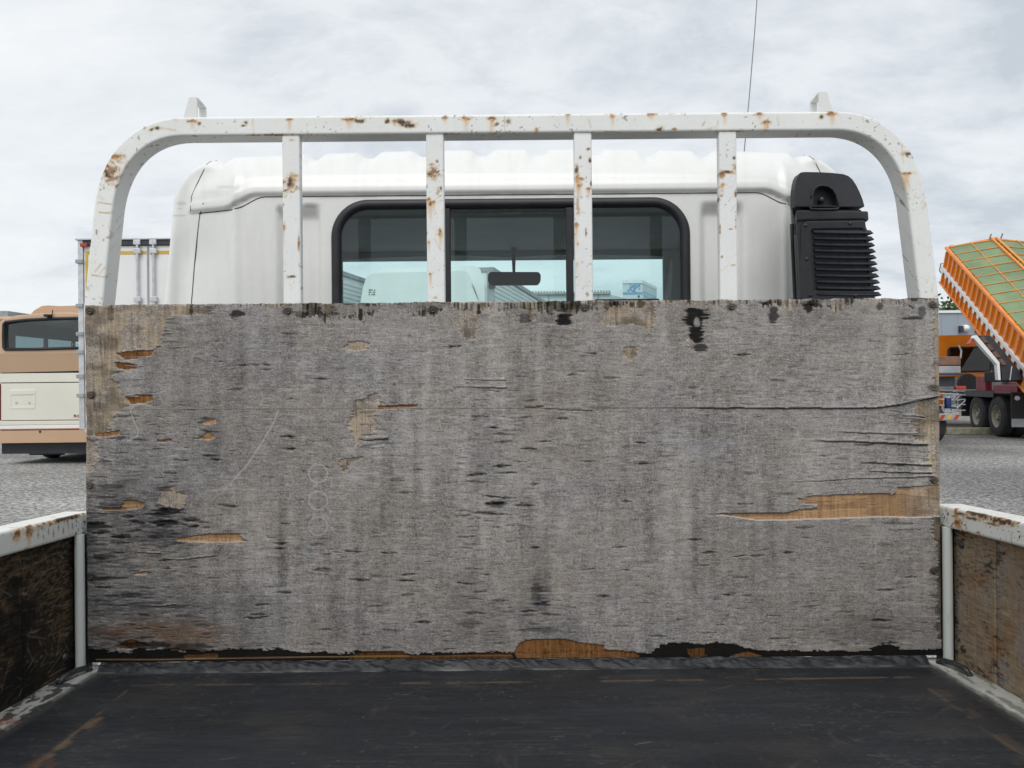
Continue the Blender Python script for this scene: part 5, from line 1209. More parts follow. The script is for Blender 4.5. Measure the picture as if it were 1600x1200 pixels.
    off(MB().prism([q(-6, 672.2) + Vector((0, -.03, 0)), q(160, 670) + Vector((0, -.03, 0)), q(160, 669), q(-6, 671)], (0, .1, 0)).build('red_pinstripe', M['redline'], root))
    bp = [q(x, y) + Vector((0, -.10, 0)) for x, y in [(-8, 692), (-8, 673), (160, 671), (160, 690)]]
    off(MB().prism(bp, (0, .3, 0)).build('rear_bumper', M['bronze'], root, bevel=.03, seg=3, smooth=True, auto=50))
    off(MB().lathe([(0, -.01), (.02, -.01), (.02, 0.02)], q(68, 674) + Vector((0, -.10, 0)), 'Y', 12).build('bumper_sensor', M['rubber'], root))
    off(MB().span((xl + .05, Y0 + .1, .20), (xr - .05, YF_ - .3, .46)).build('underbody', M['darkframe'], root)); off(MB().tube([(xl + .5, Y0 + .1, .34), (xl + .5, Y0 + .6, .34)], .04, 10).build('exhaust_pipe', M['darksteel'], root))
    for xx in (xl + .05, xr - .75): off(MB().span((xx, Y0 + .9, .10), (xx + .70, Y0 + .93, .5)).build('mud_flap', M['rubber'], root))  # wide dark flaps, added to stand for the shadow under the coach
    for xx in (xl + .22, xr - .22):
        for yy in (Y0 + 1.4, YF_ - 1.0): off(wheel(root, xx, yy, .40, .40, .24, -1 if xx < -8.6 else 1))
    # rear camera and aerial
    off(MB().box(q(78, 493.5) + Vector((0, -.06, 0)), (.11, .12, .05)).build('rear_camera', M['rubber'], root, bevel=.015)); off(MB().tube([q(82, 492) + Vector((0, -.02, 0)), q(83.5, 484.5) + Vector((0, -.02, 0))], .008, 6).build('roof_aerial', M['rubber'], root))
    # lettering
    t = q(115, 652) + Vector((0, -.006, 0)); off_t = text_obj('ROSA', .075, t - root_loc, (math.pi / 2, 0, 0), M['redline'], root, sx=1.5); 
    t = q(104, 540) + Vector((0, .02, 0)); text_obj('H I N O', .072, t - root_loc, (math.pi / 2, 0, 0), M['greysteel'], root, sx=1.25)
    # window lens-coloured side? left pillar
M['redlens2'] = mat('red_tail_lamp', (.28, .03, .02), rough=.2, var=.2)
bus()

def box_truck():
    Y0 = 10.6
    def q(px, py, dy=0): return P(px, py, Y0 + dy)
    xl = q(122.5, 500).x; xr = xl + 2.06; zt = q(200, 374).z; zb = q(126, 668).z; cx = q(231, 430).x
    root = empty('box_truck', ((xl + xr) / 2, Y0, 0)); tag(root, 'white box truck with ochre taped rear doors and two vertical locking rods', 'truck')
    rl = Vector(root.location)
    def off(o): o.location = -rl; return o
    off(MB().span((xl + .015, Y0 + .06, zb), (xr - .015, Y0 + 5.6, zt - .02)).build('cargo_box', M['whitebox'], root, bevel=.01))
    off(MB().span((xl, Y0 - .005, zb - .03), (xl + .075, Y0 + .07, zt)).build('corner_post', M['alu'], root, bevel=.006)); off(MB().span((xr - .075, Y0 - .005, zb - .03), (xr, Y0 + .07, zt)).build('corner_post', M['alu'], root, bevel=.006))
    off(MB().span((xl + .08, Y0 - .02, zt - .085), (xr - .08, Y0 + .06, zt - .012)).build('top_rail', M['darkframe'], root, bevel=.004)); off(MB().span((xl - .02, Y0 - .04, zt - .010), (xr + .02, Y0 + .3, zt + .015)).build('rain_gutter', M['alu'], root, bevel=.004))
    off(MB().span((xl + .08, Y0 - .01, zb - .06), (xr - .08, Y0 + .06, zb)).build('sill_rail', M['alu'], root))
    for (a, b) in ((xl + .082, cx - .004), (cx + .004, xr - .082)):
        off(MB().span((a, Y0 + .012, zb + .004), (b, Y0 + .055, zt - .09)).build('cargo_door', M['whitebox'], root, bevel=.006))
        ya = Y0 + .0085
        off(MB().span((a + .02, ya, zt - .215), (b - .02, ya + .003, zt - .165)).build('ochre_tape', M['yellow'], root))
        e = a + .02 if a < cx - .3 and a < xl + .2 else b - .06
        off(MB().span((e, ya, zb + .1), (e + .04, ya + .003, zt - .218)).build('ochre_tape', M['yellow'], root))
    off(MB().span((cx - .012, Y0 + .0, zb), (cx + .012, Y0 + .011, zt - .09)).build('door_seal', M['greysteel'], root))
    for px in (216.5, 241.5):
        x = q(px, 430).x; rod = off(MB().tube([(x, Y0 - .03, zb + .05), (x, Y0 - .03, zt - .03)], .019, 12).build('locking_rod', M['alu'], root, smooth=True, auto=50))
        for zz in (q(px, 393).z, q(px, 468).z, q(px, 560).z, zt - .05):
            h = MB().box((x, Y0 - .028, zz), (.10, .05, .07)).build('rod_bracket', M['alu'], rod, bevel=.006)
    for py in (409, 478, 522, 550, 588, 618):
        a = q(120, py); h = off(MB().box((xl + .035, Y0 - .02, a.z), (.10, .05, .055)).build('door_hinge', M['greysteel'], root, bevel=.006))
    off(MB().box(q(133, 383.5) + Vector((0, -.03, 0)), (.10, .04, .05)).build('marker_lamp', M['red'], root, bevel=.008))
    off(MB().span((xl + .2, Y0 + .1, zb - .28), (xr - .2, Y0 + 7.2, zb - .03)).build('chassis_frame', M['darkframe'], root))
    off(MB().span((xl + .05, Y0 + 5.8, .55), (xr - .05, Y0 + 7.3, 2.3)).build('cab', M['whitepaint'], root, bevel=.12, seg=4, smooth=True, auto=60))
    for xx, f in ((xl + .40, -1), (xr - .25, 1)):
        for yy in (Y0 + 2.0, Y0 + 6.4): off(wheel(root, xx, yy, .42, .42, .25, f))
box_truck()

def shed(px0, px1, py, d, label):
    a = P(px0, py, d); b = P(px1, py, d)
    root = empty('shed', ((a.x + b.x) / 2, d, 0)); tag(root, label, 'shed')
    w = b.x - a.x; h = a.z
    MB().span((-w / 2, 0, 0), (w / 2, 6, h - .4)).build('wall', M['shed'], root); MB().span((-w / 2 - .2, -.2, h - .38), (w / 2 + .2, 6.2, h)).build('roof', M['greysteel'], root)
shed(-60, 10, 487, 40, 'small grey shed roof peeping out left of the coach')

# ================================================================== BACKGROUND: THROUGH THE WINDSCREEN
def heading_root(name, p, az): 
    o = empty(name, p, -az); return o
def corrugated(px, py, d, az, length, label, depth=2.3, post=False):
    p = P(px, py, d); root = heading_root('trailer', (p.x, p.y, 0), az); tag(root, label, 'trailer')
    zt = p.z; zb = .95
    MB().span((-depth, 0, zb), (-.03, length, zt - .05)).build('cargo_box', M['corr'], root, bevel=.01)
    MB().span((-depth, -.02, zt - .05), (.02, length + .02, zt + .03)).build('roof_rail', M['greysteel'], root)
    n = int((zt - .05 - zb) / .085)
    for k in range(n):
        z = zb + .04 + k * .085
        MB().prism([(-.03, 0, z - .030), (0.0, 0, z - .018), (0.0, 0, z + .018), (-.03, 0, z + .030)], (0, length, 0)).build('side_rib', M['corr'], root)
    MB().span((-.10, -.06, zb), (.03, 0, zt)).build('corner_post', M['greysteel'], root)
    for k in range(5): MB().box((.0, -.07, zb + .5 + k * .45), (.12, .05, .08)).build('hinge', M['darkframe'], root)
    MB().span((-depth + .3, .2, .6), (-.3, length - .2, zb)).build('chassis_frame', M['darkframe'], root)
    for yy in (1.0, 2.2, length - 1.5):
        for xx, f in ((-.18, 1), (-depth + .18, -1)): wheel(root, xx, yy, .48, .48, .28, f)
    return root
corrugated(770, 420, 13.6, math.radians(12.2), 9.0, 'ribbed grey trailer seen through the cab windows behind the rear-view mirror')
corrugated(520, 421, 13.9, math.radians(12.2), 9.0, 'ribbed grey trailer at the far left edge of the view through the cab windows')

def parked_white():
    Y0 = 9.5
    def q(px, py, dy=0): return P(px, py, Y0 + dy)
    root = empty('parked_truck', (q(660, 500).x, Y0, 0)); rl = Vector(root.location); tag(root, 'white truck cab seen from behind through the cab windows, left of the mirror', 'truck')
    def off(o): o.location = -rl; return o
    mb = MB().prism([q(560, 640), q(562, 480), q(567, 450), (q(572, 434)), q(580, 428), q(600, 426), q(725, 423), q(733, 427), q(738, 440), q(750, 480), q(753, 640)], (0, .5, 0)); off(mb.build('cab_rear', M['whitepaint'], root, bevel=.05, seg=4, smooth=True, auto=60))
    mb = MB().prism([q(575, 640, .5), q(577, 430, .5), q(585, 421, .5), q(600, 419, .5), q(716, 417, .5), q(722, 415, .5), q(740, 415, .5), q(750, 420, .5), q(757, 440, .5), q(760, 640, .5)], (0, 1.1, 0)); off(mb.build('cab_roof', M['whitepaint'], root, bevel=.04, seg=4, smooth=True, auto=60))
    a, b = q(560, 640), q(753, 640)
    off(MB().prism([q(737, 443, -.01), q(742, 452, -.01), q(749, 472, -.01), q(746, 466, -.01)], (0, .02, 0)).build('side_vent', M['darkframe'], root))
    for r_ in range(3):
        for c_ in range(5):
            if (r_ * 5 + c_) % 4 == 3: continue
            p = q(577 + c_ * 2.1, 453 + r_ * 3.6, -.004); off(MB().box(p, (.012, .004, .014)).build('caution_print', M['darkframe'], root))
    off(MB().span((a.x + .1, Y0 - 4.0, .75), (b.x - .1, Y0 + 1.4, .95)).build('chassis_frame', M['darkframe'], root))
    off(MB().span((a.x - .05, Y0 - 4.2, .96), (b.x + .05, Y0 - .15, 1.06)).build('load_bed', M['greysteel'], root))
    for xx, f in ((a.x + .2, -1), (b.x - .2, 1)):
        for yy in (Y0 - 2.6, Y0 + .9): off(wheel(root, xx, yy, .40, .40, .24, f))
parked_white()

def far_buildings():
    d = 75.0
    a = P(760, 462, d); b = P(954, 456.5, d); c = P(1100, 468, d + 20)
    root = empty('warehouse', ((a.x + b.x) / 2, d, 0)); tag(root, 'long low pale warehouse with a fine toothed ridge, far off through the windscreen', 'warehouse'); rl = Vector(root.location)
    def off(o): o.location = -rl; return o
    z = b.z
    off(MB().span((a.x, d, 0), (b.x, d + 12, z - .25)).build('wall', M['shed'], root)); off(MB().hexa([(a.x, d - .3, z - .22), (b.x, d - .3, z - .22), (b.x, d - .3, z), (a.x, d - .3, z)], [(a.x, d + 12, z - .22), (b.x, d + 12, z - .22), (b.x, d + 12, z), (a.x, d + 12, z)]).build('roof', M['greysteel'], root))
    n = 44
    for k in range(n):
        x = a.x + (b.x - a.x) * (k + .5) / n; off(MB().box((x, d - .2, z + .08), (.14, .2, .16)).build('ridge_clip', M['greysteel'], root))
    for k in range(5):
        x = a.x + (b.x - a.x) * (k + .5) / 5; off(MB().span((x - .06, d - .1, 0), (x + .06, d, z - .25)).build('downpipe', M['greysteel'], root))
    off(MB().hexa([(b.x + .02, d, 0), (c.x, c.y, 0), (c.x, c.y, z - 1.0), (b.x + .02, d, z - .25)], [(b.x + .02, d + 8, 0), (c.x, c.y + 8, 0), (c.x, c.y + 8, z - 1.0), (b.x + .02, d + 8, z - .25)]).build('side_wing', M['shed'], root))
    # building with the blue emblem
    d = 120.0
    def q(px, py, dy=0): return P(px, py, d + dy)
    root = empty('office_block', (q(999, 600).x, d, 0)); tag(root, 'pale far block with round blue emblem and blue bands, seen through the cab', 'building'); rl = Vector(root.location)
    base = [Vector((q(973, 450).x, d, 0)), Vector((q(1004, 450).x, d, 0)), Vector((q(1026, 450, 9).x, d + 9, 0)), Vector((q(995, 450, 9).x, d + 9, 0))]
    zt = q(990, 438).z
    off(MB().prism(base, (0, 0, zt - .5)).build('wall', M['shed'], root))
    rf = [p + (p - (base[0] + base[2]) / 2).normalized() * .15 + Vector((0, 0, zt - .49)) for p in base]; off(MB().prism(rf, (0, 0, .5)).build('roof', M['corr'], root))
    cc = q(992, 448) + Vector((0, -.06, 0)); R_ = .78
    off(MB().tube([cc + Vector((R_ * math.cos(t), 0, R_ * math.sin(t))) for t in np.linspace(-.6, 4.9, 26)], .07, 6).build('emblem_ring', M['blue'], root))
    for (x0, y0, x1, y1) in ((-1.2, -.7, -.1, .45), (-.25, -.75, .25, .45), (-.1, .45, -.25, -.75), (.0, -.3, .8, .5)):
        off(MB().tube([cc + Vector((x0, 0, y0)), cc + Vector((x1, 0, y1))], .10, 6).build('emblem_stroke', M['blue'], root))
    e0 = q(973, 458.5).z; off(MB().span((base[0].x, d - .05, e0 - .15), (base[1].x, d - .01, e0 + .18)).build('blue_band', M['blue'], root))
    v1, v2 = base[1], base[2]; nrm = Vector((v2.y - v1.y, -(v2.x - v1.x), 0)).normalized() * .06
    for (zc, hh) in ((zt - 1.6, .9), (zt - 4.0, .7)):
        A, B = v1.lerp(v2, .08) + nrm, v1.lerp(v2, .95) + nrm
        off(MB().hexa([A + Vector((0, 0, zc - hh)), B + Vector((0, 0, zc - hh)), B + Vector((0, 0, zc)), A + Vector((0, 0, zc))], [p - nrm * .9 for p in (A + Vector((0, 0, zc - hh)), B + Vector((0, 0, zc - hh)), B + Vector((0, 0, zc)), A + Vector((0, 0, zc)))]).build('window_band', M['bluewin'], root))
    off(MB().box((q(998, 463).x, d - .1, q(998, 463).z), (.25, .2, .25)).build('vent', M['darkframe'], root))
M['bluewin'] = mat('blue_window_band', (.30, .44, .56), rough=.3, var=.3, vscale=2)
far_buildings()

# ================================================================== BACKGROUND: RIGHT
def grey_building():
    d = 40.0
    a = P(1380, 486, d); b = P(1760, 486, d)
    root = empty('grey_building', ((a.x + b.x) / 2, d, 0)); tag(root, 'plain blue-grey clad building behind the orange truck', 'building'); w = b.x - a.x; h = P(1490, 485, d).z
    MB().span((-w / 2, 0, 0), (w / 2, 14, h - .15)).build('wall', M['clad'], root); MB().span((-w / 2 - .1, -.08, h - .14), (w / 2 + .1, 14.1, h)).build('roof_trim', M['corr'], root)
    for k in range(int(w / .9)):
        x = -w / 2 + .45 + k * .9; MB().span((x - .012, -.012, 0), (x + .012, 0, h - .15)).build('cladding_joint', M['greysteel'], root)
    cx = root.location.x
    for px in (1507, 1533):
        p = P(px, 513, d); MB().lathe([(.001, -.30), (.14, -.27), (.19, -.12), (.19, 0)], (p.x - cx, 0, p.z), 'Y', 20).build('vent_cowl', M['whitepaint'], root, smooth=True); MB().box((p.x - cx - .26, -.12, p.z - .05), (.16, .2, .34)).build('vent_box', M['darkframe'], root)
grey_building()

def tree(x, y, h, r, seed, label):
    rng = np.random.default_rng(seed); root = empty('tree', (x, y, 0)); tag(root, label, 'tree', 'trees behind the grey building')
    MB().tube([(0, 0, 0), (.1, 0, h * .3), (0, .1, h * .55), (.1, .1, h * .85)], [.28, .22, .16, .06], 10).build('trunk', M['bark'], root, smooth=True)
    mb = MB()
    for k in range(6):
        a = rng.uniform(0, 6.28); z0 = h * rng.uniform(.35, .6); mb.tube([(0, 0, z0), (math.cos(a) * r * .4, math.sin(a) * r * .4, z0 + h * .15), (math.cos(a) * r * .75, math.sin(a) * r * .75, z0 + h * .25)], [.10, .07, .03], 6)
    mb.build('limbs', M['bark'], root)
    cl = [(rng.normal(0, r * .45), rng.normal(0, r * .45), h * .66 + rng.normal(0, h * .13), rng.uniform(.25, .5) * r) for _ in range(22)]
    n = 5200; idx = rng.integers(0, len(cl), n); c = np.array(cl)[idx]
    dv = rng.normal(0, 1, (n, 3)); dv /= np.linalg.norm(dv, axis=1)[:, None]
    p = c[:, :3] + dv * (c[:, 3:4] * rng.uniform(.5, 1.1, (n, 1)))
    u = rng.normal(0, 1, (n, 3)); u /= np.linalg.norm(u, axis=1)[:, None]; w = np.cross(u, rng.normal(0, 1, (n, 3))); w /= np.linalg.norm(w, axis=1)[:, None]
    s = rng.uniform(.12, .24, (n, 1)); vs = np.stack([p - u * s, p + w * s * .6, p + u * s, p - w * s * .6], 1).reshape(-1, 3)
    me = bpy.data.meshes.new('crown'); me.from_pydata(vs.tolist(), [], [(4 * i, 4 * i + 1, 4 * i + 2, 4 * i + 3) for i in range(n)]); finish(me, 'crown', M['leaf'], root)
TL = ['round tree just over the grey building roof, beside the plywood edge', 'broad tree over the grey building, under the raised orange body', 'taller tree hidden mostly behind the raised orange body', 'tree beyond the orange truck at the right edge']
for i, (px, d, h, r) in enumerate(((1478, 58, 7.9, 3.0), (1502, 60, 7.8, 2.8), (1440, 62, 7.6, 3.0), (1535, 62, 7.6, 2.8))):
    p = P(px, 560, d); tree(p.x, p.y, h, r, 40 + i, TL[i])

def orange_truck():
    az = math.radians(13); base = P(1556, 682, 18.9)
    root = empty('orange_dump_truck', (base.x + .0, base.y, 0), -az); tag(root, 'orange dump truck with its load body tipped up under a green tarpaulin', 'truck')
    # local: x right, y forward; x=0 is the outer face of the near rear tyre, y=0 its axle
    Wt = 2.45
    for yy in (0, 1.32, 5.4): 
        wheel(root, .14, yy, .52, .52, .27, -1)
        if yy < 3: wheel(root, .44, yy, .52, .52, .27, -1)
        wheel(root, Wt - .14, yy, .52, .52, .27, 1)
    MB().span((.62, -2.0, .78), (.82, 6.0, 1.06)).build('chassis_rail', M['maroon'], root, bevel=.01); MB().span((Wt - .82, -2.0, .78), (Wt - .62, 6.0, 1.06)).build('chassis_rail', M['maroon'], root, bevel=.01)
    for yy in (-1.6, -.6, .7, 2.2, 3.6): MB().span((.82, yy - .08, .8), (Wt - .82, yy + .08, 1.0)).build('cross_member', M['maroon'], root)
    MB().span((.45, 1.9, 1.06), (.62, 2.6, 1.55)).build('hoist_bracket', M['maroon'], root, bevel=.02); MB().span((.3, -.5, 1.03), (.60, 1.0, 1.32)).build('hoist_bracket', M['maroon'], root, bevel=.02); MB().span((.60, -1.6, 1.07), (.9, .8, 1.38)).build('hinge_beam', M['maroon'], root, bevel=.02)
    MB().tube([(1.2, 2.6, .95), (1.2, 2.2, 2.2), (1.2, 1.9, 3.2)], [.14, .12, .08], 14).build('hoist_ram', M['greysteel'], root, smooth=True)
    # mudguard and flaps
    MB().span((-.02, -.95, 1.10), (.60, 2.3, 1.14)).build('mudguard', M['darkframe'], root, bevel=.01); MB().span((-.03, .05, 1.0), (-.01, 2.2, 1.16)).build('mudguard_skirt', M['rubber'], root); MB().span((-.02, 2.3, .42), (.60, 2.34, 1.12)).build('mud_flap', M['rubber'], root)
    MB().span((-.02, -.98, .34), (.60, -.95, 1.12)).build('mud_flap', M['rubber'], root); MB().span((-.02, -1.0, .30), (.60, -.985, .50)).build('flap_weight', M['greysteel'], root)
    MB().span((0, -2.1, .50), (Wt, -1.95, .74)).build('rear_bumper', M['darkframe'], root, bevel=.01)
    for k in range(8):
        x = .04 + k * .29; a = Vector((x, -2.11, .53)); MB().prism([a, a + Vector((.15, 0, 0)), a + Vector((.29, 0, .18)), a + Vector((.14, 0, .18))], (0, .008, 0)).build('hazard_stripe', M['yellow' if k % 2 else 'red'], root)
    MB().box((.25, -2.03, .90), (.40, .08, .15)).build('tail_lamp', M['red'], root, bevel=.02); MB().lathe([(.001, -.05), (.05, -.04), (.06, 0)], (.1, -1.0, 1.0), 'Y', 12).build('side_lamp', M['whitepaint'], root)
    # tanks and toolboxes between the axles
    MB().lathe([(.001, -.5), (.26, -.5), (.30, -.46), (.30, .46), (.26, .5), (.001, .5)], (.34, 3.6, .86), 'Y', 24).build('air_tank', M['alu'], root, smooth=True, auto=40)
    MB().span((.0, 2.5, 1.12), (.9, 4.3, 1.16)).build('deck_plate', M['greysteel'], root)
    for zz in (.50, .68, .86, 1.04): MB().tube([(.0, 2.5, zz), (.0, 4.2, zz)], .018, 6).build('side_guard_rail', M['alu'], root)
    for yy in (2.7, 3.3, 3.9): MB().tube([(.02, yy, .45), (.02, yy, 1.08)], .02, 6).build('side_guard_post', M['alu'], root)
    # cab
    cb = MB().prism([(0.0, 4.75, .62), (0.0, 4.75, 2.62), (0.06, 4.82, 2.80), (.2, 4.85, 2.88), (Wt - .2, 4.85, 2.88), (Wt - .06, 4.82, 2.80), (Wt, 4.75, 2.62), (Wt, 4.75, .62)], (0, 1.9, 0)).build('cab', M['orange'], root, bevel=.06, seg=3, smooth=True, auto=50)
    pl = rr_local(.42, 1.62, 1.72, 2.48, 4.735, .10)
    MB().prism(pl, (0, .03, 0)).build('rear_window', M['darkglass'], cb); MB().tube([p for p in pl] + [pl[0]], .03, 6).build('window_seal', M['rubber'], cb)
    MB().span((.0, 4.55, 1.15), (Wt - .3, 4.74, 1.52)).build('cab_deck', M['greysteel'], root, bevel=.02); MB().lathe([(.001, -.02), (.28, -.02), (.30, .0), (.30, .06)], (.9, 4.52, 1.35), 'Y', 22).build('air_cleaner', M['darksteel'], root)
    MB().prism([(-.04, 5.0, 1.5), (-.04, 5.9, 1.5), (-.04, 5.9, 2.4), (-.04, 5.2, 2.4), (-.04, 5.0, 2.3)], (.03, 0, 0)).build('side_window', M['darkglass'], root)
    # ---- tipped body, built level then turned about its hinge
    hinge = Vector((0, -1.7, 1.15)); tilt = Matrix.Rotation(math.radians(41), 4, 'X')
    body = empty('tipper_body', hinge); body.parent = root; body.rotation_euler = (math.radians(30), 0, 0)
    L_ = 6.6; H_ = 1.15
    # coordinates inside: y along the body, z up from its floor
    def part(mb, nm, m, **k): return mb.build(nm, M[m], body, **k)
    part(MB().span((.04, 0, .0), (Wt - .04, L_, .06)), 'body_floor', 'orange'); part(MB().span((.04, L_ - .06, .06), (Wt - .04, L_, H_ + .05)), 'front_board', 'orange')
    for s, x in ((0, .0), (1, Wt)):
        o_ = -1 if s == 0 else 1
        part(MB().span((x, 0, .0), (x - o_ * .04, L_, H_)), 'side_wall', 'orange')
        part(MB().span((x + o_ * .05, -.03, H_ - .06), (x - o_ * .04, L_ + .04, H_ + .02)), 'top_rail', 'orange', bevel=.01); part(MB().span((x + o_ * .06, -.03, .0), (x, L_ + .02, .06)), 'bottom_rail', 'orange', bevel=.01)
        part(MB().span((x + o_ * .075, -.03, .46), (x, L_ + .04, .56)), 'white_belt', 'whitepaint', bevel=.01)
        n = 19
        for k in range(n):
            y = .12 + k * (L_ - .24) / (n - 1)
            part(MB().prism([(x, y - .05, .56), (x + o_ * .055, y - .03, .56), (x + o_ * .055, y + .03, .56), (x, y + .05, .56)], (0, 0, H_ - .66)), 'upper_rib', 'orange')
            part(MB().prism([(x, y - .05, .06), (x + o_ * .055, y - .03, .06), (x + o_ * .055, y + .03, .06), (x, y + .05, .06)], (0, 0, .40)), 'lower_rib', 'orange')
            # white scallop filling the corner beneath the belt
            part(MB().prism([(x + o_ * .065, y - .10, .455), (x + o_ * .065, y - .05, .34), (x + o_ * .065, y + .05, .34), (x + o_ * .065, y + .10, .455)], (-o_ * .02, 0, 0)), 'white_gusset', 'whitepaint')
    part(MB().tube([(.0, L_ + .02, .62), (-.04, L_ + .16, .58), (-.04, L_ + .18, .34), (.0, L_ + .04, .28)], .018, 8), 'latch_loop', 'greysteel', smooth=True)
    part(MB().span((.1, L_, .80), (.22, L_ + .14, 1.18)), 'front_lug', 'orange', bevel=.02); part(MB().span((Wt - .3, L_, .9), (Wt - .1, L_ + .14, 1.25)), 'front_lug', 'orange', bevel=.02); part(MB().box((.2, 3.9, -.10), (.12, .18, .2)), 'underbody_stop', 'red', bevel=.03); part(MB().box((.15, 2.7, -.08), (.12, .2, .16)), 'underbody_stop', 'rubber', bevel=.03)
    # tarpaulin: ridge along the middle, sagging between ropes
    xs = np.linspace(.03, Wt - .03, 50); ys = np.linspace(-.02, L_ - .02, 110); X, Y = np.meshgrid(xs, ys)
    ridge = .17 * (1 - np.abs(X - Wt / 2) / (Wt / 2)); sag = -.03 * np.abs(np.sin(Y / .62 * math.pi)) ** .7 * np.abs(np.sin((X - .03) / .6 * math.pi)) 
    Z = H_ + .03 + ridge + sag * 0 + .03 * np.abs(np.sin(Y / .62 * math.pi)) * 1.0 * 0 + .035 * (fbm(X * 100, Y * 100, 60, 26, 400, 4) - .5)
    grid_obj('tarpaulin', X, Y, Z, M['tarp'], body)
    for k in range(12):
        y = .05 + k * .585; 
        part(MB().tube([(.0, y, H_ + .04), (Wt * .25, y, H_ + .135), (Wt / 2, y, H_ + .225), (Wt * .75, y, H_ + .135), (Wt, y, H_ + .04)], .013, 6), 'cover_rope', 'rope')
    for x in (Wt * .25, Wt * .75): part(MB().tube([(x, -.02, H_ + .045 + .075), (x, L_, H_ + .055 + .075)], .015, 6), 'cover_rope', 'rope')
    part(MB().span((Wt / 2 - .10, -.02, H_ + .19), (Wt / 2 - .04, L_ + .02, H_ + .25)), 'ridge_bar', 'rope'); part(MB().span((Wt / 2 + .03, -.02, H_ + .19), (Wt / 2 + .09, L_ + .02, H_ + .25)), 'ridge_bar', 'rope'); part(MB().span((Wt / 2 - .04, -.02, H_ + .14), (Wt / 2 + .03, L_ - .2, H_ + .205)), 'ridge_gap', 'rubber')
    part(MB().hexa([(0, L_ - .02, H_), (Wt / 2, L_ - .02, H_ + .19), (Wt, L_ - .02, H_), (Wt / 2, L_ - .02, H_ - .02)], [(0, L_ + .05, H_), (Wt / 2, L_ + .05, H_ + .22), (Wt, L_ + .05, H_), (Wt / 2, L_ + .05, H_ - .02)]), 'front_gable', 'orange')
    for x in (Wt / 2 - .12, Wt / 2 + .18): part(MB().tube([(x, L_, H_ + .21), (x + .02, L_, H_ + .36)], .02, 6), 'ridge_hook', 'greysteel')
def rr_local(x0, x1, z0, z1, y, r):
    pts = []
    for (cx, cz, a0) in ((x1 - r, z1 - r, 0), (x0 + r, z1 - r, 90), (x0 + r, z0 + r, 180), (x1 - r, z0 + r, 270)):
        for t in np.linspace(a0, a0 + 90, 6): pts.append(Vector((cx + r * math.cos(math.radians(t)), y, cz + r * math.sin(math.radians(t)))))
    return pts
orange_truck()

def loader_ramp():
    """steel ramp frame standing raised between the orange cab and its tipped body: second vehicle's tail lift"""
    d = 17.2
    def q(px, py, dy=0): return P(px, py, d + dy)
    root = empty('plant_carrier', (q(1560, 600).x, d, 0)); rl = Vector(root.location); tag(root, 'folding ramp of rusty treads with white edge leaning under the raised orange body', 'ramp')
    def off(o): o.location = -rl; return o
    off(MB().prism([q(1523, 524), q(1527, 524), q(1562, 566), q(1564, 594), q(1560, 594), q(1558, 570), q(1521, 528)], (0, .12, 0)).build('white_edge', M['whitepaint'], root, bevel=.01))
    off(MB().prism([q(1530, 524, .12), (q(1548, 524, .12)), q(1590, 575, .12), q(1600, 594, .12), q(1566, 594, .12), q(1564, 566, .12)], (0, .35, 0)).build('ramp_deck', M['darkframe'], root, bevel=.01))
    for k in range(4):
        x, y = 1531 + k * 9.5, 527 + k * 11.5
        off(MB().prism([q(x, y, .08), q(x + 7, y - 1, .08), q(x + 14, y + 8, .08), q(x + 7, y + 9, .08)], (0, .05, 0)).build('ramp_tread', M['rustbrown'], root, bevel=.008))
    off(MB().prism([q(1514, 537, .05), q(1522, 526, .05), q(1526, 528, .05), q(1517, 538, .05)], (0, .1, 0)).build('ramp_tip', M['red'], root))
    off(MB().span((q(1563, 580).x, d + .15, q(1563, 597).z), (q(1620, 580).x, d + .6, q(1563, 580).z)).build('ramp_base', M['rubber'], root, bevel=.02))
    off(MB().tube([q(1578, 594, -.02), q(1581, 572, -.02)], .012, 6).build('ramp_chain', M['alu'], root))
    pass
loader_ramp()

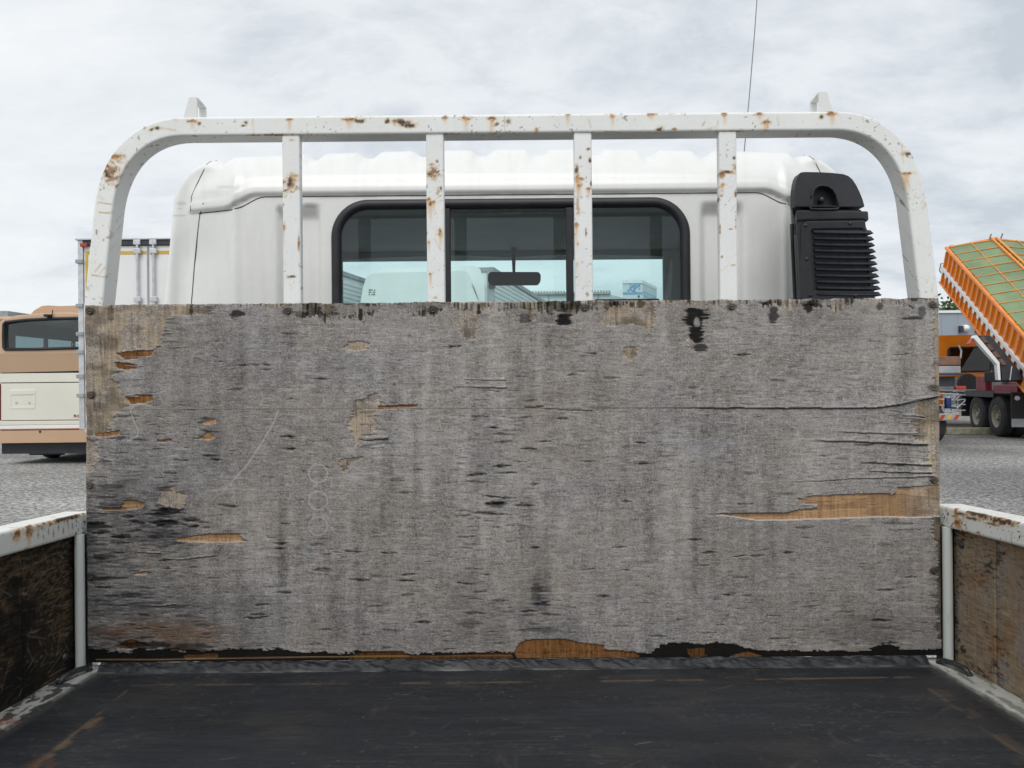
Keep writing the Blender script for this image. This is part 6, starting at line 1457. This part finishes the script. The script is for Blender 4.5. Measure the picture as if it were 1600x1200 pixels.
M['bluedrum'] = mat('dark_blue_drum', (.02, .04, .16), rough=.5)
def second_flatbed():
    d = 16.6
    def q(px, py, dy=0): return P(px, py, d + dy)
    root = empty('flatbed_truck', (q(1450, 600).x, d, 0)); rl = Vector(root.location); tag(root, 'rusty flatbed truck tail with hazard striped bumper, just right of the plywood edge', 'truck')
    def off(o): o.location = -rl; return o
    xl = q(1360, 600).x; xr = q(1502, 600).x
    off(MB().span((xl, d, q(1480, 571).z), (xr + .0, d + .8, q(1480, 557).z)).build('tail_board', M['rustbrown'], root, bevel=.02)); off(MB().span((xl, d - .02, q(1480, 583).z), (xr - .02, d + 4.6, q(1480, 572).z)).build('load_bed', M['greysteel'], root, bevel=.01))
    off(MB().span((xl, d - .05, q(1480, 586.5).z), (xr, d + .05, q(1480, 584).z)).build('bed_edge', M['darkframe'], root)); off(MB().span((xl + .1, d + .1, q(1480, 604).z), (xr - .08, d + 4.4, q(1480, 588).z)).build('sub_frame', M['darkframe'], root))
    off(MB().span((xl + .3, d + .3, .75), (xr - .35, d + 6.0, 1.0)).build('chassis_frame', M['darkframe'], root)); off(MB().span((q(1494, 560).x, d + .9, q(1494, 557).z), (q(1500, 560).x, d + 1.0, q(1494, 541).z)).build('stake', M['rustbrown'], root, bevel=.01)); off(MB().tube([q(1498, 540, .85), q(1502, 548, .85), q(1501, 560, .85)], .02, 6).build('stake_rail', M['greysteel'], root))
    off(MB().span((xl, d - .05, q(1480, 657).z), (q(1498, 650).x, d + .05, q(1480, 646).z)).build('rear_bumper', M['greysteel'], root, bevel=.01))
    for k in range(9):
        x = xr - .22 - k * .16; z0 = q(1480, 655.5).z; z1 = q(1480, 648).z
        off(MB().prism([(x, d - .06, z0), (x + .08, d - .06, z0), (x + .15, d - .06, z1), (x + .07, d - .06, z1)], (0, .008, 0)).build('hazard_stripe', M['yellow' if k % 2 else 'red'], root))
    off(MB().lathe([(.001, -.12), (.06, -.12), (.07, -.10), (.07, .10), (.06, .12), (.001, .12)], q(1481, 630, .4), 'Z', 18).build('blue_drum', M['bluedrum'], root, smooth=True, auto=40))
    for k, py in enumerate((612, 618, 625, 633, 642)): off(MB().tube([q(1490, py, .2), q(1508, py - 1, .6)], .014, 6).build('side_guard_rail', M['alu'], root))
    off(MB().tube([q(1495, 638, .2), q(1508, 626, .5)], .014, 6).build('guard_brace', M['alu'], root)); off(MB().tube([q(1494, 624, .2), q(1502, 616, .5)], .014, 6).build('guard_brace', M['alu'], root))
    off(MB().box(q(1500, 606, .3), (.24, .1, .08)).build('tail_lamp', M['red'], root, bevel=.02))
    for yy in (d + .55, d + 5.2):
        off(wheel(root, q(1476, 660).x, yy, .45, .45, .26, 1)); off(wheel(root, xl + .3, yy, .45, .45, .26, -1))
    off(MB().span((xl + .1, d + 4.9, .7), (xr - .1, d + 6.4, 2.0)).build('cab', M['maroon'], root, bevel=.1, seg=4, smooth=True, auto=60))
second_flatbed()
# timber kerb beyond the trucks
a = P(1484, 661, 19.5); o = MB().span((0, 0, 0), (2.2, .16, .18)).build('kerb_beam', mat('pale_mossy_concrete', (.40, .39, .28), rough=.9, var=.4, vscale=6), bevel=.02)
o.location = (a.x, 19.6, 0); tag(o, 'low mossy concrete wheel stop lying between the right-hand trucks', 'kerb')
bpy.context.view_layer.update()

def far_wood():
    rng = np.random.default_rng(77); n = 26000
    a = rng.uniform(math.radians(-75), math.radians(75), n); r = rng.uniform(170, 200, n)
    top = 4.0 + 3.5 * fbm(a * 180, a * 0, 6, 1, 500, 4)
    z = top * rng.random(n) ** .7
    c = np.stack([np.sin(a) * r, np.cos(a) * r, z], 1)
    u = rng.normal(0, 1, (n, 3)); u /= np.linalg.norm(u, axis=1)[:, None]; w = np.cross(u, rng.normal(0, 1, (n, 3))); w /= np.linalg.norm(w, axis=1)[:, None]
    s = rng.uniform(.5, 1.1, (n, 1)); vs = np.stack([c - u * s, c + w * s * .7, c + u * s, c - w * s * .7], 1).reshape(-1, 3)
    me = bpy.data.meshes.new('far_wood'); me.from_pydata(vs.tolist(), [], [(4 * i, 4 * i + 1, 4 * i + 2, 4 * i + 3) for i in range(n)])
    o = finish(me, 'far_wood', M['leaf']); tag(o, 'low line of far trees along the edge of the yard', 'woodland', kind='stuff')
far_wood()
